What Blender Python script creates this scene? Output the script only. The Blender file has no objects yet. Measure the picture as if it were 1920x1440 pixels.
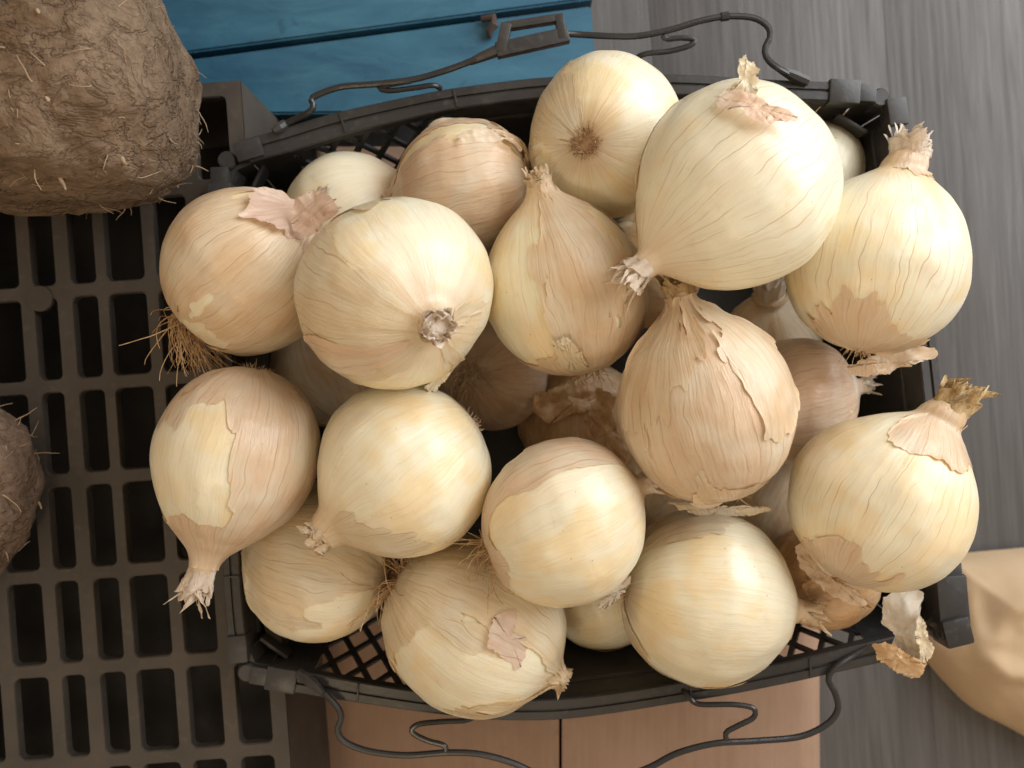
import bpy, bmesh, math, random
import numpy as np
from mathutils import Vector, Matrix

# ---------------------------------------------------------------- camera, light, exposure
SC = bpy.context.scene
COL = SC.collection
F, CAMZ = 1663.0, 0.72            # focal length in photo pixels, camera height in metres
cam = bpy.data.cameras.new('camera')
cam.sensor_width = 36.0
cam.lens = 36.0 * F / 1920.0
cam.clip_start, cam.clip_end = 0.01, 50.0
cam.dof.use_dof = True
cam.dof.focus_distance = 0.455
cam.dof.aperture_fstop = 7.5
cam_o = bpy.data.objects.new('camera', cam)
cam_o.location = (0, 0, CAMZ)
COL.objects.link(cam_o)
SC.camera = cam_o

world = bpy.data.worlds.new('World')
SC.world = world
world.use_nodes = True
bg = world.node_tree.nodes['Background']
bg.inputs[0].default_value = (1.0, 0.79, 0.575, 1)
bg.inputs[1].default_value = 0.50


def area(name, loc, target, sx, sy, power, color):
    l = bpy.data.lights.new(name, 'AREA')
    l.shape = 'RECTANGLE'
    l.size, l.size_y = sx, sy
    l.energy = power
    l.color = color
    o = bpy.data.objects.new(name, l)
    o.location = loc
    d = Vector(target) - Vector(loc)
    o.rotation_euler = d.to_track_quat('-Z', 'Y').to_euler()
    COL.objects.link(o)
    return o


area('window_light', (0.86, 0.60, 0.76), (0.10, 0.03, 0.2), 1.0, 0.9, 17.0, (0.93, 0.97, 1.0))
area('ceiling_lamp', (-0.28, -0.85, 1.55), (0.0, 0.0, 0.2), 0.22, 0.22, 3.2, (1.0, 0.78, 0.52))

SC.view_settings.view_transform = 'Standard'
SC.view_settings.look = 'None'
SC.view_settings.exposure = 0.13
SC.view_settings.gamma = 1.0
SC.view_settings.use_curve_mapping = False
SC.render.engine = 'CYCLES'
SC.cycles.use_denoising = True
SC.cycles.max_bounces = 4
SC.cycles.denoising_prefilter = 'FAST'
SC.cycles.use_adaptive_sampling = True
SC.cycles.adaptive_threshold = 0.025
SC.cycles.caustics_reflective = False
SC.cycles.caustics_refractive = False

SSS = 0.14
random.seed(7)
RNG = np.random.default_rng(11)


# ---------------------------------------------------------------- helpers
def P(px, py, z):
    """the point at height z that the photograph shows at pixel px, py"""
    s = (CAMZ - z) / F
    return ((px - 960) * s, (720 - py) * s, z)


def _hash(ix, iy, iz, seed):
    h = (ix * 374761393 + iy * 668265263 + iz * 2147483647 + seed * 974634777) & 0xFFFFFFFF
    h = ((h ^ (h >> 13)) * 1274126177) & 0xFFFFFFFF
    h = ((h ^ (h >> 16)) * 2246822519) & 0xFFFFFFFF
    return ((h ^ (h >> 15)) & 0xFFFF) / 65535.0 * 2 - 1


def noise(p, seed=0):
    p = np.asarray(p, float)
    i = np.floor(p).astype(np.int64)
    f = p - i
    f = f * f * f * (f * (f * 6 - 15) + 10)
    out = 0
    for dx in (0, 1):
        for dy in (0, 1):
            for dz in (0, 1):
                w = (f[..., 0] if dx else 1 - f[..., 0]) * (f[..., 1] if dy else 1 - f[..., 1]) * (f[..., 2] if dz else 1 - f[..., 2])
                out = out + w * _hash(i[..., 0] + dx, i[..., 1] + dy, i[..., 2] + dz, seed)
    return out


def fbm(p, seed=0, octs=4, gain=0.5):
    a, s, o = 1.0, 0.0, 0.0
    p = np.asarray(p, float)
    for k in range(octs):
        o = o + a * noise(p * 2 ** k + 17.3 * k, seed + k)
        s += a
        a *= gain
    return o / s


def catmull(pts, n):
    pts = np.asarray(pts, float)
    q = np.vstack([2 * pts[0] - pts[1], pts, 2 * pts[-1] - pts[-2]])
    m = len(pts) - 1
    out = []
    for t in np.linspace(0, m, n):
        k = min(int(t), m - 1)
        u = t - k
        a, b, c, d = q[k], q[k + 1], q[k + 2], q[k + 3]
        out.append(0.5 * (2 * b + (c - a) * u + (2 * a - 5 * b + 4 * c - d) * u * u + (3 * b - a - 3 * c + d) * u ** 3))
    return np.array(out)


def even(pts, n):
    """a smooth line through pts, resampled to even steps"""
    q = catmull(pts, max(n * 6, 60))
    d = np.concatenate([[0], np.cumsum(np.linalg.norm(np.diff(q, axis=0), axis=1))])
    t = np.linspace(0, d[-1], n)
    return np.stack([np.interp(t, d, q[:, k]) for k in range(q.shape[1])], 1)


def mesh_obj(name, verts, faces, mat, parent=None, smooth=True, angle=None):
    me = bpy.data.meshes.new(name)
    me.from_pydata([tuple(v) for v in np.asarray(verts, float)], [], [tuple(int(i) for i in f) for f in faces])
    me.materials.append(mat)
    if smooth:
        me.polygons.foreach_set('use_smooth', [True] * len(me.polygons))
    me.update()
    if angle:
        try:
            me.set_sharp_from_angle(angle=math.radians(angle))
        except Exception:
            pass
    o = bpy.data.objects.new(name, me)
    COL.objects.link(o)
    if parent:
        o.parent = parent
    return o


def empty(name, loc=(0, 0, 0), label=None, cat=None, group=None):
    o = bpy.data.objects.new(name, None)
    o.empty_display_size = 0.02
    o.location = loc
    COL.objects.link(o)
    if label:
        tag(o, label, cat, group)
    return o


def tag(o, label, cat, group=None):
    o['label'] = label
    o['category'] = cat
    if group:
        o['group'] = group


class MB:
    """collects pieces of ONE part"""
    def __init__(self):
        self.v, self.f = [], []

    def add(self, v, f):
        b = len(self.v)
        self.v += [tuple(x) for x in v]
        self.f += [tuple(i + b for i in q) for q in f]
        return self

    def box(self, c, s, rz=0.0, bev=0.0, rot=None):
        bm = bmesh.new()
        bmesh.ops.create_cube(bm, size=1)
        bmesh.ops.scale(bm, vec=s, verts=bm.verts)
        if bev:
            bmesh.ops.bevel(bm, geom=bm.edges[:], offset=bev, segments=2, affect='EDGES', profile=0.6)
        M = Matrix.Translation(c) @ (rot if rot is not None else Matrix.Rotation(rz, 4, 'Z'))
        bm.verts.index_update()
        v = [M @ x.co for x in bm.verts]
        f = [[x.index for x in q.verts] for q in bm.faces]
        bm.free()
        return self.add(v, f)

    def tube(self, pts, r, sides=8, cap=True):
        pts = np.asarray(pts, float)
        n = len(pts)
        rr = np.full(n, r) if np.isscalar(r) else np.asarray(r, float)
        tan = np.gradient(pts, axis=0)
        tan /= np.linalg.norm(tan, axis=1)[:, None] + 1e-12
        ref = np.array([0.0, 0, 1]) if abs(tan[0][2]) < 0.9 else np.array([1.0, 0, 0])
        v = []
        for k in range(n):
            a = np.cross(tan[k], ref)
            a /= np.linalg.norm(a) + 1e-12
            b = np.cross(a, tan[k])
            ref = b
            for j in range(sides):
                t = 2 * math.pi * j / sides
                v.append(pts[k] + rr[k] * (a * math.cos(t) + b * math.sin(t)))
        f = []
        for k in range(n - 1):
            for j in range(sides):
                j2 = (j + 1) % sides
                f.append((k * sides + j, (k + 1) * sides + j, (k + 1) * sides + j2, k * sides + j2))
        if cap:
            f.append(tuple(range(sides)))
            f.append(tuple((n - 1) * sides + j for j in range(sides - 1, -1, -1)))
        return self.add(v, f)

    def sweep(self, A, B, prof):
        """sweep a closed profile (w, dz) between two lines A (w=0) and B (w=1)"""
        A, B = np.asarray(A, float), np.asarray(B, float)
        n, m = len(A), len(prof)
        v = []
        for k in range(n):
            for w, dz in prof:
                q = A[k] * (1 - w) + B[k] * w
                v.append((q[0], q[1], q[2] + dz))
        f = []
        for k in range(n - 1):
            for j in range(m):
                j2 = (j + 1) % m
                f.append((k * m + j, k * m + j2, (k + 1) * m + j2, (k + 1) * m + j))
        f.append(tuple(range(m - 1, -1, -1)))
        f.append(tuple((n - 1) * m + j for j in range(m)))
        return self.add(v, f)

    def build(self, name, mat, parent=None, smooth=True, angle=35):
        return mesh_obj(name, self.v, self.f, mat, parent, smooth, angle)


# ---------------------------------------------------------------- materials
class NT:
    def __init__(self, name):
        self.m = bpy.data.materials.new(name)
        self.m.use_nodes = True
        self.t = self.m.node_tree
        self.b = self.t.nodes['Principled BSDF']
        self.out = self.t.nodes['Material Output']

    def n(self, typ, **kw):
        x = self.t.nodes.new(typ)
        for k, v in kw.items():
            if hasattr(x, k):
                setattr(x, k, v)
            else:
                x.inputs[k].default_value = v
        return x

    def l(self, a, b):
        self.t.links.new(a, b)

    def math(self, op, a, b=None, clamp=False):
        x = self.t.nodes.new('ShaderNodeMath')
        x.operation = op
        x.use_clamp = clamp
        for i, q in enumerate((a, b)):
            if q is None:
                continue
            if isinstance(q, (int, float)):
                x.inputs[i].default_value = q
            else:
                self.l(q, x.inputs[i])
        return x.outputs[0]

    def ramp(self, fac, stops, interp='LINEAR'):
        x = self.t.nodes.new('ShaderNodeValToRGB')
        x.color_ramp.interpolation = interp
        e = x.color_ramp.elements
        while len(e) < len(stops):
            e.new(0.5)
        for k, (p, c) in enumerate(stops):
            e[k].position = p
            e[k].color = (c, c, c, 1) if isinstance(c, (int, float)) else (*c, 1)
        self.l(fac, x.inputs[0])
        return x.outputs[0]

    def mix(self, fac, a, b, blend='MIX'):
        x = self.t.nodes.new('ShaderNodeMix')
        x.data_type = 'RGBA'
        x.blend_type = blend
        for i, q in ((0, fac), (6, a), (7, b)):
            if isinstance(q, (int, float)):
                x.inputs[i].default_value = q
            elif isinstance(q, tuple):
                x.inputs[i].default_value = (*q, 1)
            else:
                self.l(q, x.inputs[i])
        return x.outputs[2]

    def noise(self, vec, scale, detail=3, rough=0.55, dist=0.0):
        x = self.n('ShaderNodeTexNoise')
        x.inputs['Scale'].default_value = scale
        x.inputs['Detail'].default_value = detail
        x.inputs['Roughness'].default_value = rough
        x.inputs['Distortion'].default_value = dist
        if vec is not None:
            self.l(vec, x.inputs['Vector'])
        return x.outputs[0]

    def mapping(self, vec, loc=(0, 0, 0), scale=(1, 1, 1), rot=(0, 0, 0)):
        x = self.n('ShaderNodeMapping')
        x.inputs['Location'].default_value = loc
        x.inputs['Scale'].default_value = scale
        x.inputs['Rotation'].default_value = rot
        self.l(vec, x.inputs['Vector'])
        return x.outputs[0]

    def coord(self, kind='Object'):
        return self.n('ShaderNodeTexCoord').outputs[kind]

    def bump(self, h, strength, dist, prev=None):
        x = self.n('ShaderNodeBump')
        x.inputs['Strength'].default_value = strength
        x.inputs['Distance'].default_value = dist
        self.l(h, x.inputs['Height'])
        if prev is not None:
            self.l(prev, x.inputs['Normal'])
        return x.outputs[0]

    def done(self, color=None, rough=None, normal=None, spec=None):
        i = self.b.inputs
        for k, v in (('Base Color', color), ('Roughness', rough), ('Normal', normal), ('Specular IOR Level', spec)):
            if v is None:
                continue
            if isinstance(v, (int, float)):
                i[k].default_value = v
            elif isinstance(v, tuple):
                i[k].default_value = (*v, 1)
            else:
                self.l(v, i[k])
        return self.m


def onion_frame(t, seed, S):
    """object coordinates in bulb radii -> position, meridian coordinates, height, radius, angle"""
    co = t.coord()
    sep = t.n('ShaderNodeSeparateXYZ')
    t.l(co, sep.inputs[0])
    x, y, z = sep.outputs
    r = t.math('SQRT', t.math('ADD', t.math('ADD', t.math('MULTIPLY', x, x), t.math('MULTIPLY', y, y)), 1e-5))
    wn = t.n('ShaderNodeTexNoise')          # slow wander, so that lines are no perfect meridians
    wn.inputs['Scale'].default_value = 1.6
    wn.inputs['Detail'].default_value = 2
    t.l(t.mapping(co, loc=(S, S * 0.3, -S)), wn.inputs['Vector'])
    wsep = t.n('ShaderNodeSeparateColor')
    t.l(wn.outputs['Color'], wsep.inputs[0])
    w0 = t.math('SUBTRACT', wsep.outputs[0], 0.5)
    w1 = t.math('SUBTRACT', wsep.outputs[1], 0.5)
    comb = t.n('ShaderNodeCombineXYZ')
    t.l(t.math('ADD', t.math('DIVIDE', x, r), t.math('MULTIPLY', w0, 0.14)), comb.inputs[0])
    t.l(t.math('ADD', t.math('DIVIDE', y, r), t.math('MULTIPLY', w1, 0.14)), comb.inputs[1])
    t.l(z, comb.inputs[2])
    ang = t.math('ADD', t.math('ARCTAN2', y, x), t.math('MULTIPLY', w1, 0.30))
    return co, comb.outputs[0], z, r, ang, wsep.outputs[2]


def veins(t, ang, mer, S, count, width, lo=0.40, hi=0.56):
    """thin lines from neck to root, broken along their length"""
    vo = t.n('ShaderNodeTexVoronoi')
    vo.voronoi_dimensions = '1D'
    vo.feature = 'DISTANCE_TO_EDGE'
    vo.inputs['Scale'].default_value = count
    t.l(t.math('ADD', ang, S), vo.inputs['W'])
    line = t.ramp(vo.outputs['Distance'], [(0.0, 1.0), (width * 0.4, 0.85), (width, 0.0)])
    brk = t.ramp(t.noise(t.mapping(mer, loc=(S, 0, S), scale=(4, 4, 1.7)), 1.0, 2, 0.6), [(lo, 0.0), (hi, 1.0)])
    return t.math('MULTIPLY', line, brk)


def mat_onion(name, seed, tone=0.0, vein=0.5, warm=0.0, green=0.3, elong=1.0, neckz=1.1):
    """waxy bulb: cream, with meridian streaks, thin brown veins, brown root plate"""
    t = NT(name)
    S = seed * 7.31
    co, mer, z, r, ang, n1 = onion_frame(t, seed, S)
    cream = (0.825, 0.69, 0.43)
    amber = (0.775, 0.59, 0.355)
    pale = (0.825, 0.785, 0.61)
    peach = (0.82, 0.635, 0.42)
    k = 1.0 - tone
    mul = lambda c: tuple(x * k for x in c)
    n3 = t.noise(t.mapping(mer, loc=(-S, S, S * 0.5), scale=(2.4, 2.4, 0.75)), 1.0, 4, 0.58, 0.3)
    st = t.noise(t.mapping(mer, loc=(S, S, 0), scale=(30, 30, 0.9)), 1.0, 3, 0.65)
    c = t.mix(t.ramp(n1, [(0.47 - 0.3 * (0.5 - green), 1.0), (0.62 - 0.25 * (0.5 - green), 0.0)]), mul(cream), mul(pale))
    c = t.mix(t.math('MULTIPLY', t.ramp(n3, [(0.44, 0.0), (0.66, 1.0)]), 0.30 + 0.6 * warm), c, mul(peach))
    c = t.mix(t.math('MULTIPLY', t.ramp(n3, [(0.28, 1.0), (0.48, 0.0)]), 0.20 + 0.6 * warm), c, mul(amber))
    c = t.mix(0.34, c, t.ramp(st, [(0.3, 0.76), (0.52, 1.0), (0.75, 1.06)]), 'MULTIPLY')
    line = t.math('MULTIPLY', veins(t, ang, mer, S, 7.5, 0.050, 0.40, 0.60), vein * 0.9)
    c = t.mix(line, c, (0.45, 0.305, 0.16))
    bru = t.ramp(t.noise(t.mapping(co, loc=(-S, S, 2 * S)), 3.6, 4, 0.65, 0.4), [(0.60, 0.0), (0.74, 0.30)])
    c = t.mix(bru, c, (0.56, 0.42, 0.22))
    # small brown specks
    sp = t.n('ShaderNodeTexVoronoi', feature='F1')
    sp.inputs['Scale'].default_value = 4.5
    t.l(t.mapping(co, loc=(S, S, S)), sp.inputs['Vector'])
    spk = t.ramp(sp.outputs['Distance'], [(0.022, 0.7), (0.045, 0.0)])
    c = t.mix(spk, c, (0.26, 0.16, 0.07))
    # dry tan towards the neck, brown at the root plate
    zn = t.math('ADD', z, t.math('MULTIPLY', t.math('SUBTRACT', n3, 0.5), 0.35))
    c = t.mix(t.ramp(t.math('DIVIDE', zn, neckz), [(0.62, 0.0), (1.0, 0.85)]), c, (0.62, 0.43, 0.265))
    rz = t.math('ADD', r, t.math('MULTIPLY', t.math('SUBTRACT', st, 0.5), 0.35))
    low = t.math('LESS_THAN', z, -0.5)
    c = t.mix(t.math('MULTIPLY', t.ramp(rz, [(0.08, 0.95), (0.20, 0.62), (0.52, 0.0)]), low), c, (0.36, 0.20, 0.09))
    h = t.math('ADD', t.math('ADD', t.math('MULTIPLY', st, 0.50), t.math('MULTIPLY', line, -0.35)), t.math('MULTIPLY', n3, 1.6))
    nrm = t.bump(h, 0.30, 0.0016)
    t.done(c, t.ramp(n3, [(0.3, 0.27), (0.7, 0.41)]), nrm, 0.6)
    t.b.inputs['Subsurface Weight'].default_value = SSS
    t.b.inputs['Subsurface Radius'].default_value = (1.0, 0.6, 0.25)
    t.b.inputs['Subsurface Scale'].default_value = 0.006
    return t.m


def mat_skin(name, seed, c1=(0.76, 0.555, 0.345), c2=(0.70, 0.46, 0.24), c3=(0.80, 0.66, 0.47), trans=0.22, rough=0.30):
    """papery outer skin"""
    t = NT(name)
    S = seed * 5.17 + 3
    co, mer, z, r, ang, n1 = onion_frame(t, seed, S)
    n2 = t.noise(t.mapping(mer, loc=(S, S, S), scale=(2.6, 2.6, 0.8)), 1.0, 4, 0.6, 0.3)
    st = t.noise(t.mapping(mer, loc=(S, 0, S), scale=(30, 30, 1.0)), 1.0, 3, 0.65)
    c = t.mix(t.ramp(n2, [(0.38, 0.0), (0.64, 1.0)]), c1, c2)
    c = t.mix(t.ramp(n1, [(0.46, 0.0), (0.66, 0.9)]), c, c3)
    c = t.mix(0.42, c, t.ramp(st, [(0.3, 0.74), (0.52, 1.0), (0.75, 1.08)]), 'MULTIPLY')
    line = t.math('MULTIPLY', veins(t, ang, mer, S, 6.5, 0.055), 0.5)
    c = t.mix(line, c, (0.42, 0.24, 0.10))
    h = t.math('ADD', t.math('MULTIPLY', st, 0.6), t.math('MULTIPLY', n2, 2.2))
    nrm = t.bump(h, 0.35, 0.0022)
    t.done(c, t.ramp(n1, [(0.3, rough - 0.08), (0.7, rough + 0.1)]), nrm, 0.5)
    tr = t.n('ShaderNodeBsdfTranslucent')
    t.l(c, tr.inputs['Color'])
    mx = t.n('ShaderNodeMixShader')
    mx.inputs[0].default_value = trans
    t.l(t.b.outputs[0], mx.inputs[1])
    t.l(tr.outputs[0], mx.inputs[2])
    t.l(mx.outputs[0], t.out.inputs['Surface'])
    return t.m


def mat_fibre(name, a, b, scale=40, rough=0.75, trans=0.0):
    t = NT(name)
    co = t.coord()
    n = t.noise(t.mapping(co, scale=(1, 1, 0.25)), scale, 3, 0.6)
    c = t.mix(t.ramp(n, [(0.35, 0.0), (0.65, 1.0)]), a, b)
    t.done(c, rough, t.bump(n, 0.4, 0.01), 0.3)
    if trans:
        tr = t.n('ShaderNodeBsdfTranslucent')
        t.l(c, tr.inputs['Color'])
        mx = t.n('ShaderNodeMixShader')
        mx.inputs[0].default_value = trans
        t.l(t.b.outputs[0], mx.inputs[1])
        t.l(tr.outputs[0], mx.inputs[2])
        t.l(mx.outputs[0], t.out.inputs['Surface'])
    return t.m


def mat_plastic(name, a, b, rough=0.45, dust=(0.16, 0.15, 0.14), dusty=0.5, grain=180):
    t = NT(name)
    co = t.coord()
    n = t.noise(co, 26, 5, 0.6)
    n2 = t.noise(t.mapping(co, loc=(3, 1, 7)), 9, 4, 0.6, 0.5)
    fine = t.noise(co, grain, 3, 0.6)
    c = t.mix(t.ramp(n, [(0.35, 0.0), (0.7, 1.0)]), a, b)
    c = t.mix(t.math('MULTIPLY', t.ramp(n2, [(0.45, 0.0), (0.72, 1.0)]), dusty), c, dust)
    c = t.mix(t.math('MULTIPLY', t.ramp(fine, [(0.56, 0.0), (0.72, 1.0)]), dusty * 0.6), c, dust)
    t.done(c, t.ramp(n2, [(0.35, rough - 0.1), (0.7, rough + 0.22)]), t.bump(fine, 0.25, 0.0006), 0.45)
    return t.m


M_BLACK = mat_plastic('black_plastic', (0.024, 0.023, 0.023), (0.038, 0.036, 0.036), 0.42, (0.10, 0.095, 0.092), 0.5)
M_WIRE = mat_plastic('black_wire', (0.020, 0.020, 0.021), (0.03, 0.03, 0.031), 0.30, (0.07, 0.068, 0.066), 0.25)
M_CRATE = mat_plastic('dusty_brown_plastic', (0.048, 0.040, 0.033), (0.068, 0.056, 0.046), 0.6, (0.105, 0.088, 0.072), 0.7)
M_NECK = mat_fibre('dry_neck', (0.60, 0.43, 0.25), (0.80, 0.68, 0.50), 9, 0.6, 0.2)
M_NECKD = mat_fibre('dry_neck_brown', (0.40, 0.26, 0.12), (0.66, 0.50, 0.28), 12, 0.7, 0.15)
M_NECKP = mat_fibre('dry_neck_pale', (0.72, 0.58, 0.44), (0.86, 0.78, 0.68), 9, 0.55, 0.25)
M_ROOT = mat_fibre('dry_root', (0.34, 0.20, 0.095), (0.62, 0.43, 0.24), 20, 0.8)
M_ROOTM = mat_fibre('dry_root_tan', (0.44, 0.27, 0.13), (0.70, 0.50, 0.29), 20, 0.8)
M_ROOTP = mat_fibre('dry_root_pale', (0.55, 0.38, 0.22), (0.76, 0.60, 0.42), 20, 0.8)


def mat_floor():
    t = NT('grey_wood_laminate')
    gen = t.n('ShaderNodeNewGeometry').outputs['Position']
    info = t.n('ShaderNodeObjectInfo').outputs['Random']
    off = t.n('ShaderNodeCombineXYZ')
    t.l(t.math('MULTIPLY', info, 31.0), off.inputs[0])
    t.l(t.math('MULTIPLY', info, 17.0), off.inputs[1])
    add = t.n('ShaderNodeVectorMath', operation='ADD')
    t.l(t.mapping(gen, rot=(0, 0, math.radians(-4))), add.inputs[0])
    t.l(off.outputs[0], add.inputs[1])
    v = add.outputs[0]
    g1 = t.noise(t.mapping(v, scale=(230, 9, 1)), 1.0, 5, 0.62, 0.5)
    g2 = t.noise(t.mapping(v, scale=(46, 2.6, 1)), 1.0, 4, 0.6, 1.2)
    g3 = t.noise(t.mapping(v, scale=(9, 3.0, 1)), 1.0, 3, 0.5, 0.8)
    c = t.ramp(g2, [(0.28, (0.074, 0.069, 0.067)), (0.5, (0.091, 0.086, 0.084)), (0.74, (0.110, 0.104, 0.102))])
    c = t.mix(0.75, c, t.ramp(g1, [(0.32, 0.68), (0.52, 1.0), (0.70, 1.22)]), 'MULTIPLY')
    c = t.mix(0.5, c, t.ramp(g3, [(0.3, 0.78), (0.7, 1.15)]), 'MULTIPLY')
    t.done(c, t.ramp(g1, [(0.3, 0.62), (0.7, 0.46)]), t.bump(g1, 0.35, 0.0012), 0.4)
    return t.m


def mat_blue():
    t = NT('worn_blue_paint')
    co = t.coord()
    a = t.noise(t.mapping(co, scale=(7, 16, 7)), 1.0, 5, 0.62, 0.6)
    b = t.noise(t.mapping(co, loc=(4, 2, 0), scale=(14, 60, 14)), 1.0, 5, 0.65, 0.4)
    s = t.noise(t.mapping(co, loc=(1, 7, 0)), 60, 5, 0.7)
    c = t.mix(t.ramp(a, [(0.34, 0.0), (0.66, 1.0)]), (0.020, 0.092, 0.160), (0.048, 0.172, 0.262))
    c = t.mix(t.math('MULTIPLY', t.ramp(b, [(0.5, 0.0), (0.74, 1.0)]), 0.45), c, (0.075, 0.22, 0.30))
    c = t.mix(t.math('MULTIPLY', t.ramp(s, [(0.60, 0.0), (0.70, 1.0)]), 0.45), c, (0.012, 0.05, 0.095))
    c = t.mix(t.math('MULTIPLY', t.ramp(s, [(0.24, 1.0), (0.31, 0.0)]), 0.5), c, (0.22, 0.34, 0.38))
    t.done(c, t.ramp(b, [(0.3, 0.40), (0.7, 0.6)]), t.bump(b, 0.3, 0.002), 0.4)
    return t.m


def mat_card():
    t = NT('brown_cardboard')
    co = t.coord()
    a = t.noise(co, 14, 4, 0.6)
    b = t.noise(t.mapping(co, scale=(330, 22, 40)), 1.0, 3, 0.6)
    s = t.noise(t.mapping(co, loc=(5, 3, 1)), 55, 4, 0.65)
    c = t.mix(t.ramp(a, [(0.35, 0.0), (0.7, 1.0)]), (0.315, 0.205, 0.145), (0.365, 0.245, 0.178))
    c = t.mix(0.35, c, t.ramp(b, [(0.3, 0.8), (0.7, 1.12)]), 'MULTIPLY')
    c = t.mix(t.math('MULTIPLY', t.ramp(s, [(0.6, 0.0), (0.72, 1.0)]), 0.3), c, (0.24, 0.13, 0.08))
    t.done(c, 0.78, t.bump(b, 0.25, 0.0008), 0.2)
    return t.m


def mat_yam(name, a, b, d):
    t = NT(name)
    co = t.coord()
    n = t.noise(co, 30, 5, 0.65, 0.4)
    n2 = t.noise(t.mapping(co, loc=(2, 5, 1)), 11, 4, 0.6)
    k1 = t.noise(t.mapping(co, scale=(0.8, 1.25, 1.1)), 46, 4, 0.6, 0.5)
    k2 = t.noise(t.mapping(co, loc=(7, 3, 2), scale=(0.6, 1.5, 1.2)), 95, 3, 0.6, 0.4)
    l1 = t.ramp(t.math('ABSOLUTE', t.math('SUBTRACT', k1, 0.5)), [(0.0, 1.0), (0.012, 0.55), (0.04, 0.0)])
    l2 = t.ramp(t.math('ABSOLUTE', t.math('SUBTRACT', k2, 0.5)), [(0.0, 0.35), (0.03, 0.0)])
    crack = t.math('MULTIPLY', t.math('MAXIMUM', l1, l2), t.ramp(n2, [(0.35, 0.25), (0.6, 1.0)]))
    fine = t.noise(co, 260, 4, 0.7)
    c = t.mix(t.ramp(n, [(0.32, 0.0), (0.68, 1.0)]), a, b)
    c = t.mix(t.math('MULTIPLY', t.ramp(n2, [(0.45, 0.0), (0.7, 1.0)]), 0.7), c, d)
    c = t.mix(0.7, c, t.ramp(fine, [(0.3, 0.62), (0.7, 1.25)]), 'MULTIPLY')
    c = t.mix(t.math('MULTIPLY', crack, 0.42), c, (0.075, 0.045, 0.026))
    h = t.math('ADD', t.math('MULTIPLY', crack, -1.0), t.math('MULTIPLY', fine, 0.35))
    t.done(c, 0.92, t.bump(h, 0.75, 0.0018, t.bump(n, 0.7, 0.005)), 0.15)
    return t.m


def mat_cloth():
    t = NT('beige_cloth')
    co = t.coord()
    w = t.n('ShaderNodeTexWave', wave_type='BANDS')
    w.inputs['Scale'].default_value = 260
    w.inputs['Distortion'].default_value = 1.5
    t.l(co, w.inputs['Vector'])
    a = t.noise(co, 18, 4, 0.6)
    c = t.mix(t.ramp(a, [(0.3, 0.0), (0.7, 1.0)]), (0.47, 0.345, 0.215), (0.54, 0.40, 0.26))
    t.done(c, 0.9, t.bump(w.outputs['Fac'], 0.2, 0.0004), 0.15)
    t.b.inputs['Sheen Weight'].default_value = 0.0
    return t.m


# ---------------------------------------------------------------- setting: floor
M_FLOOR = mat_floor()
fl = empty('floor')
fl['kind'] = 'structure'
rot4 = Matrix.Rotation(math.radians(4), 4, 'Z')
for k in range(-12, 13):
    w = 0.19
    mb = MB()
    mb.box((0.132 + (k - 0.5) * w, 0.1, -0.006), (w - 0.0002, 5.0, 0.012), bev=0.0002)
    o = mb.build('plank', M_FLOOR, fl)
fl.matrix_world = Matrix.Translation((0.0, 0.0, 0.0)) @ rot4

# ---------------------------------------------------------------- cardboard box under the basket
ZB = 0.085
M_CARD = mat_card()
bx0, bx1, seam = P(592, 0, ZB)[0], P(1545, 0, ZB)[0], P(1051, 0, ZB)[0]
by0, by1 = -0.33, 0.170
card = empty('cardboard_box', ((bx0 + bx1) / 2, (by0 + by1) / 2, 0))
tag(card, 'closed brown cardboard box with two top flaps, standing under the black basket', 'box')


def local(o, mb):
    L = np.array(o.location)
    mb.v = [tuple(np.array(v) - L) for v in mb.v]
    return mb


def flap(xa, xb, round_side):
    """a corrugated flap with a rounded fold on its outer side"""
    T = 0.0038
    n = 26
    xs = np.linspace(xa, xb, n)
    if round_side > 0:
        xs = np.concatenate([np.linspace(xa, xb - 0.02, 14), np.linspace(xb - 0.018, xb, 12)])
    else:
        xs = np.concatenate([np.linspace(xa, xa + 0.006, 12), np.linspace(xa + 0.008, xb, 14)])
    ys = np.linspace(by0, by1, 40)
    v, f = [], []
    for layer in (0, 1):
        for y in ys:
            for x in xs:
                if round_side > 0:
                    u = max(0.0, (x - (xb - 0.018)) / 0.018)
                    dz = -0.0085 * u ** 2.0
                else:
                    u = max(0.0, ((xa + 0.006) - x) / 0.006)
                    dz = -0.003 * u ** 2
                dz += 0.0006 * math.sin(y * 23 + x * 9) + 0.0004 * math.sin(y * 61 + x * 31)
                v.append((x, y, ZB - 0.0006 + dz - layer * T))
    N, Mx = len(ys), len(xs)
    for i in range(N - 1):
        for j in range(Mx - 1):
            a = i * Mx + j
            f.append((a, a + 1, a + Mx + 1, a + Mx))
            b = a + N * Mx
            f.append((b, b + Mx, b + Mx + 1, b + 1))
    for i in range(N - 1):
        for j, flip in ((0, True), (Mx - 1, False)):
            a = i * Mx + j
            q = (a, a + Mx, a + Mx + N * Mx, a + N * Mx)
            f.append(q if not flip else q[::-1])
    for j in range(Mx - 1):
        for i, flip in ((0, False), (N - 1, True)):
            a = i * Mx + j
            q = (a, a + N * Mx, a + N * Mx + 1, a + 1)
            f.append(q if not flip else q[::-1])
    mb = MB()
    mb.add(v, f)
    return mb


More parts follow.
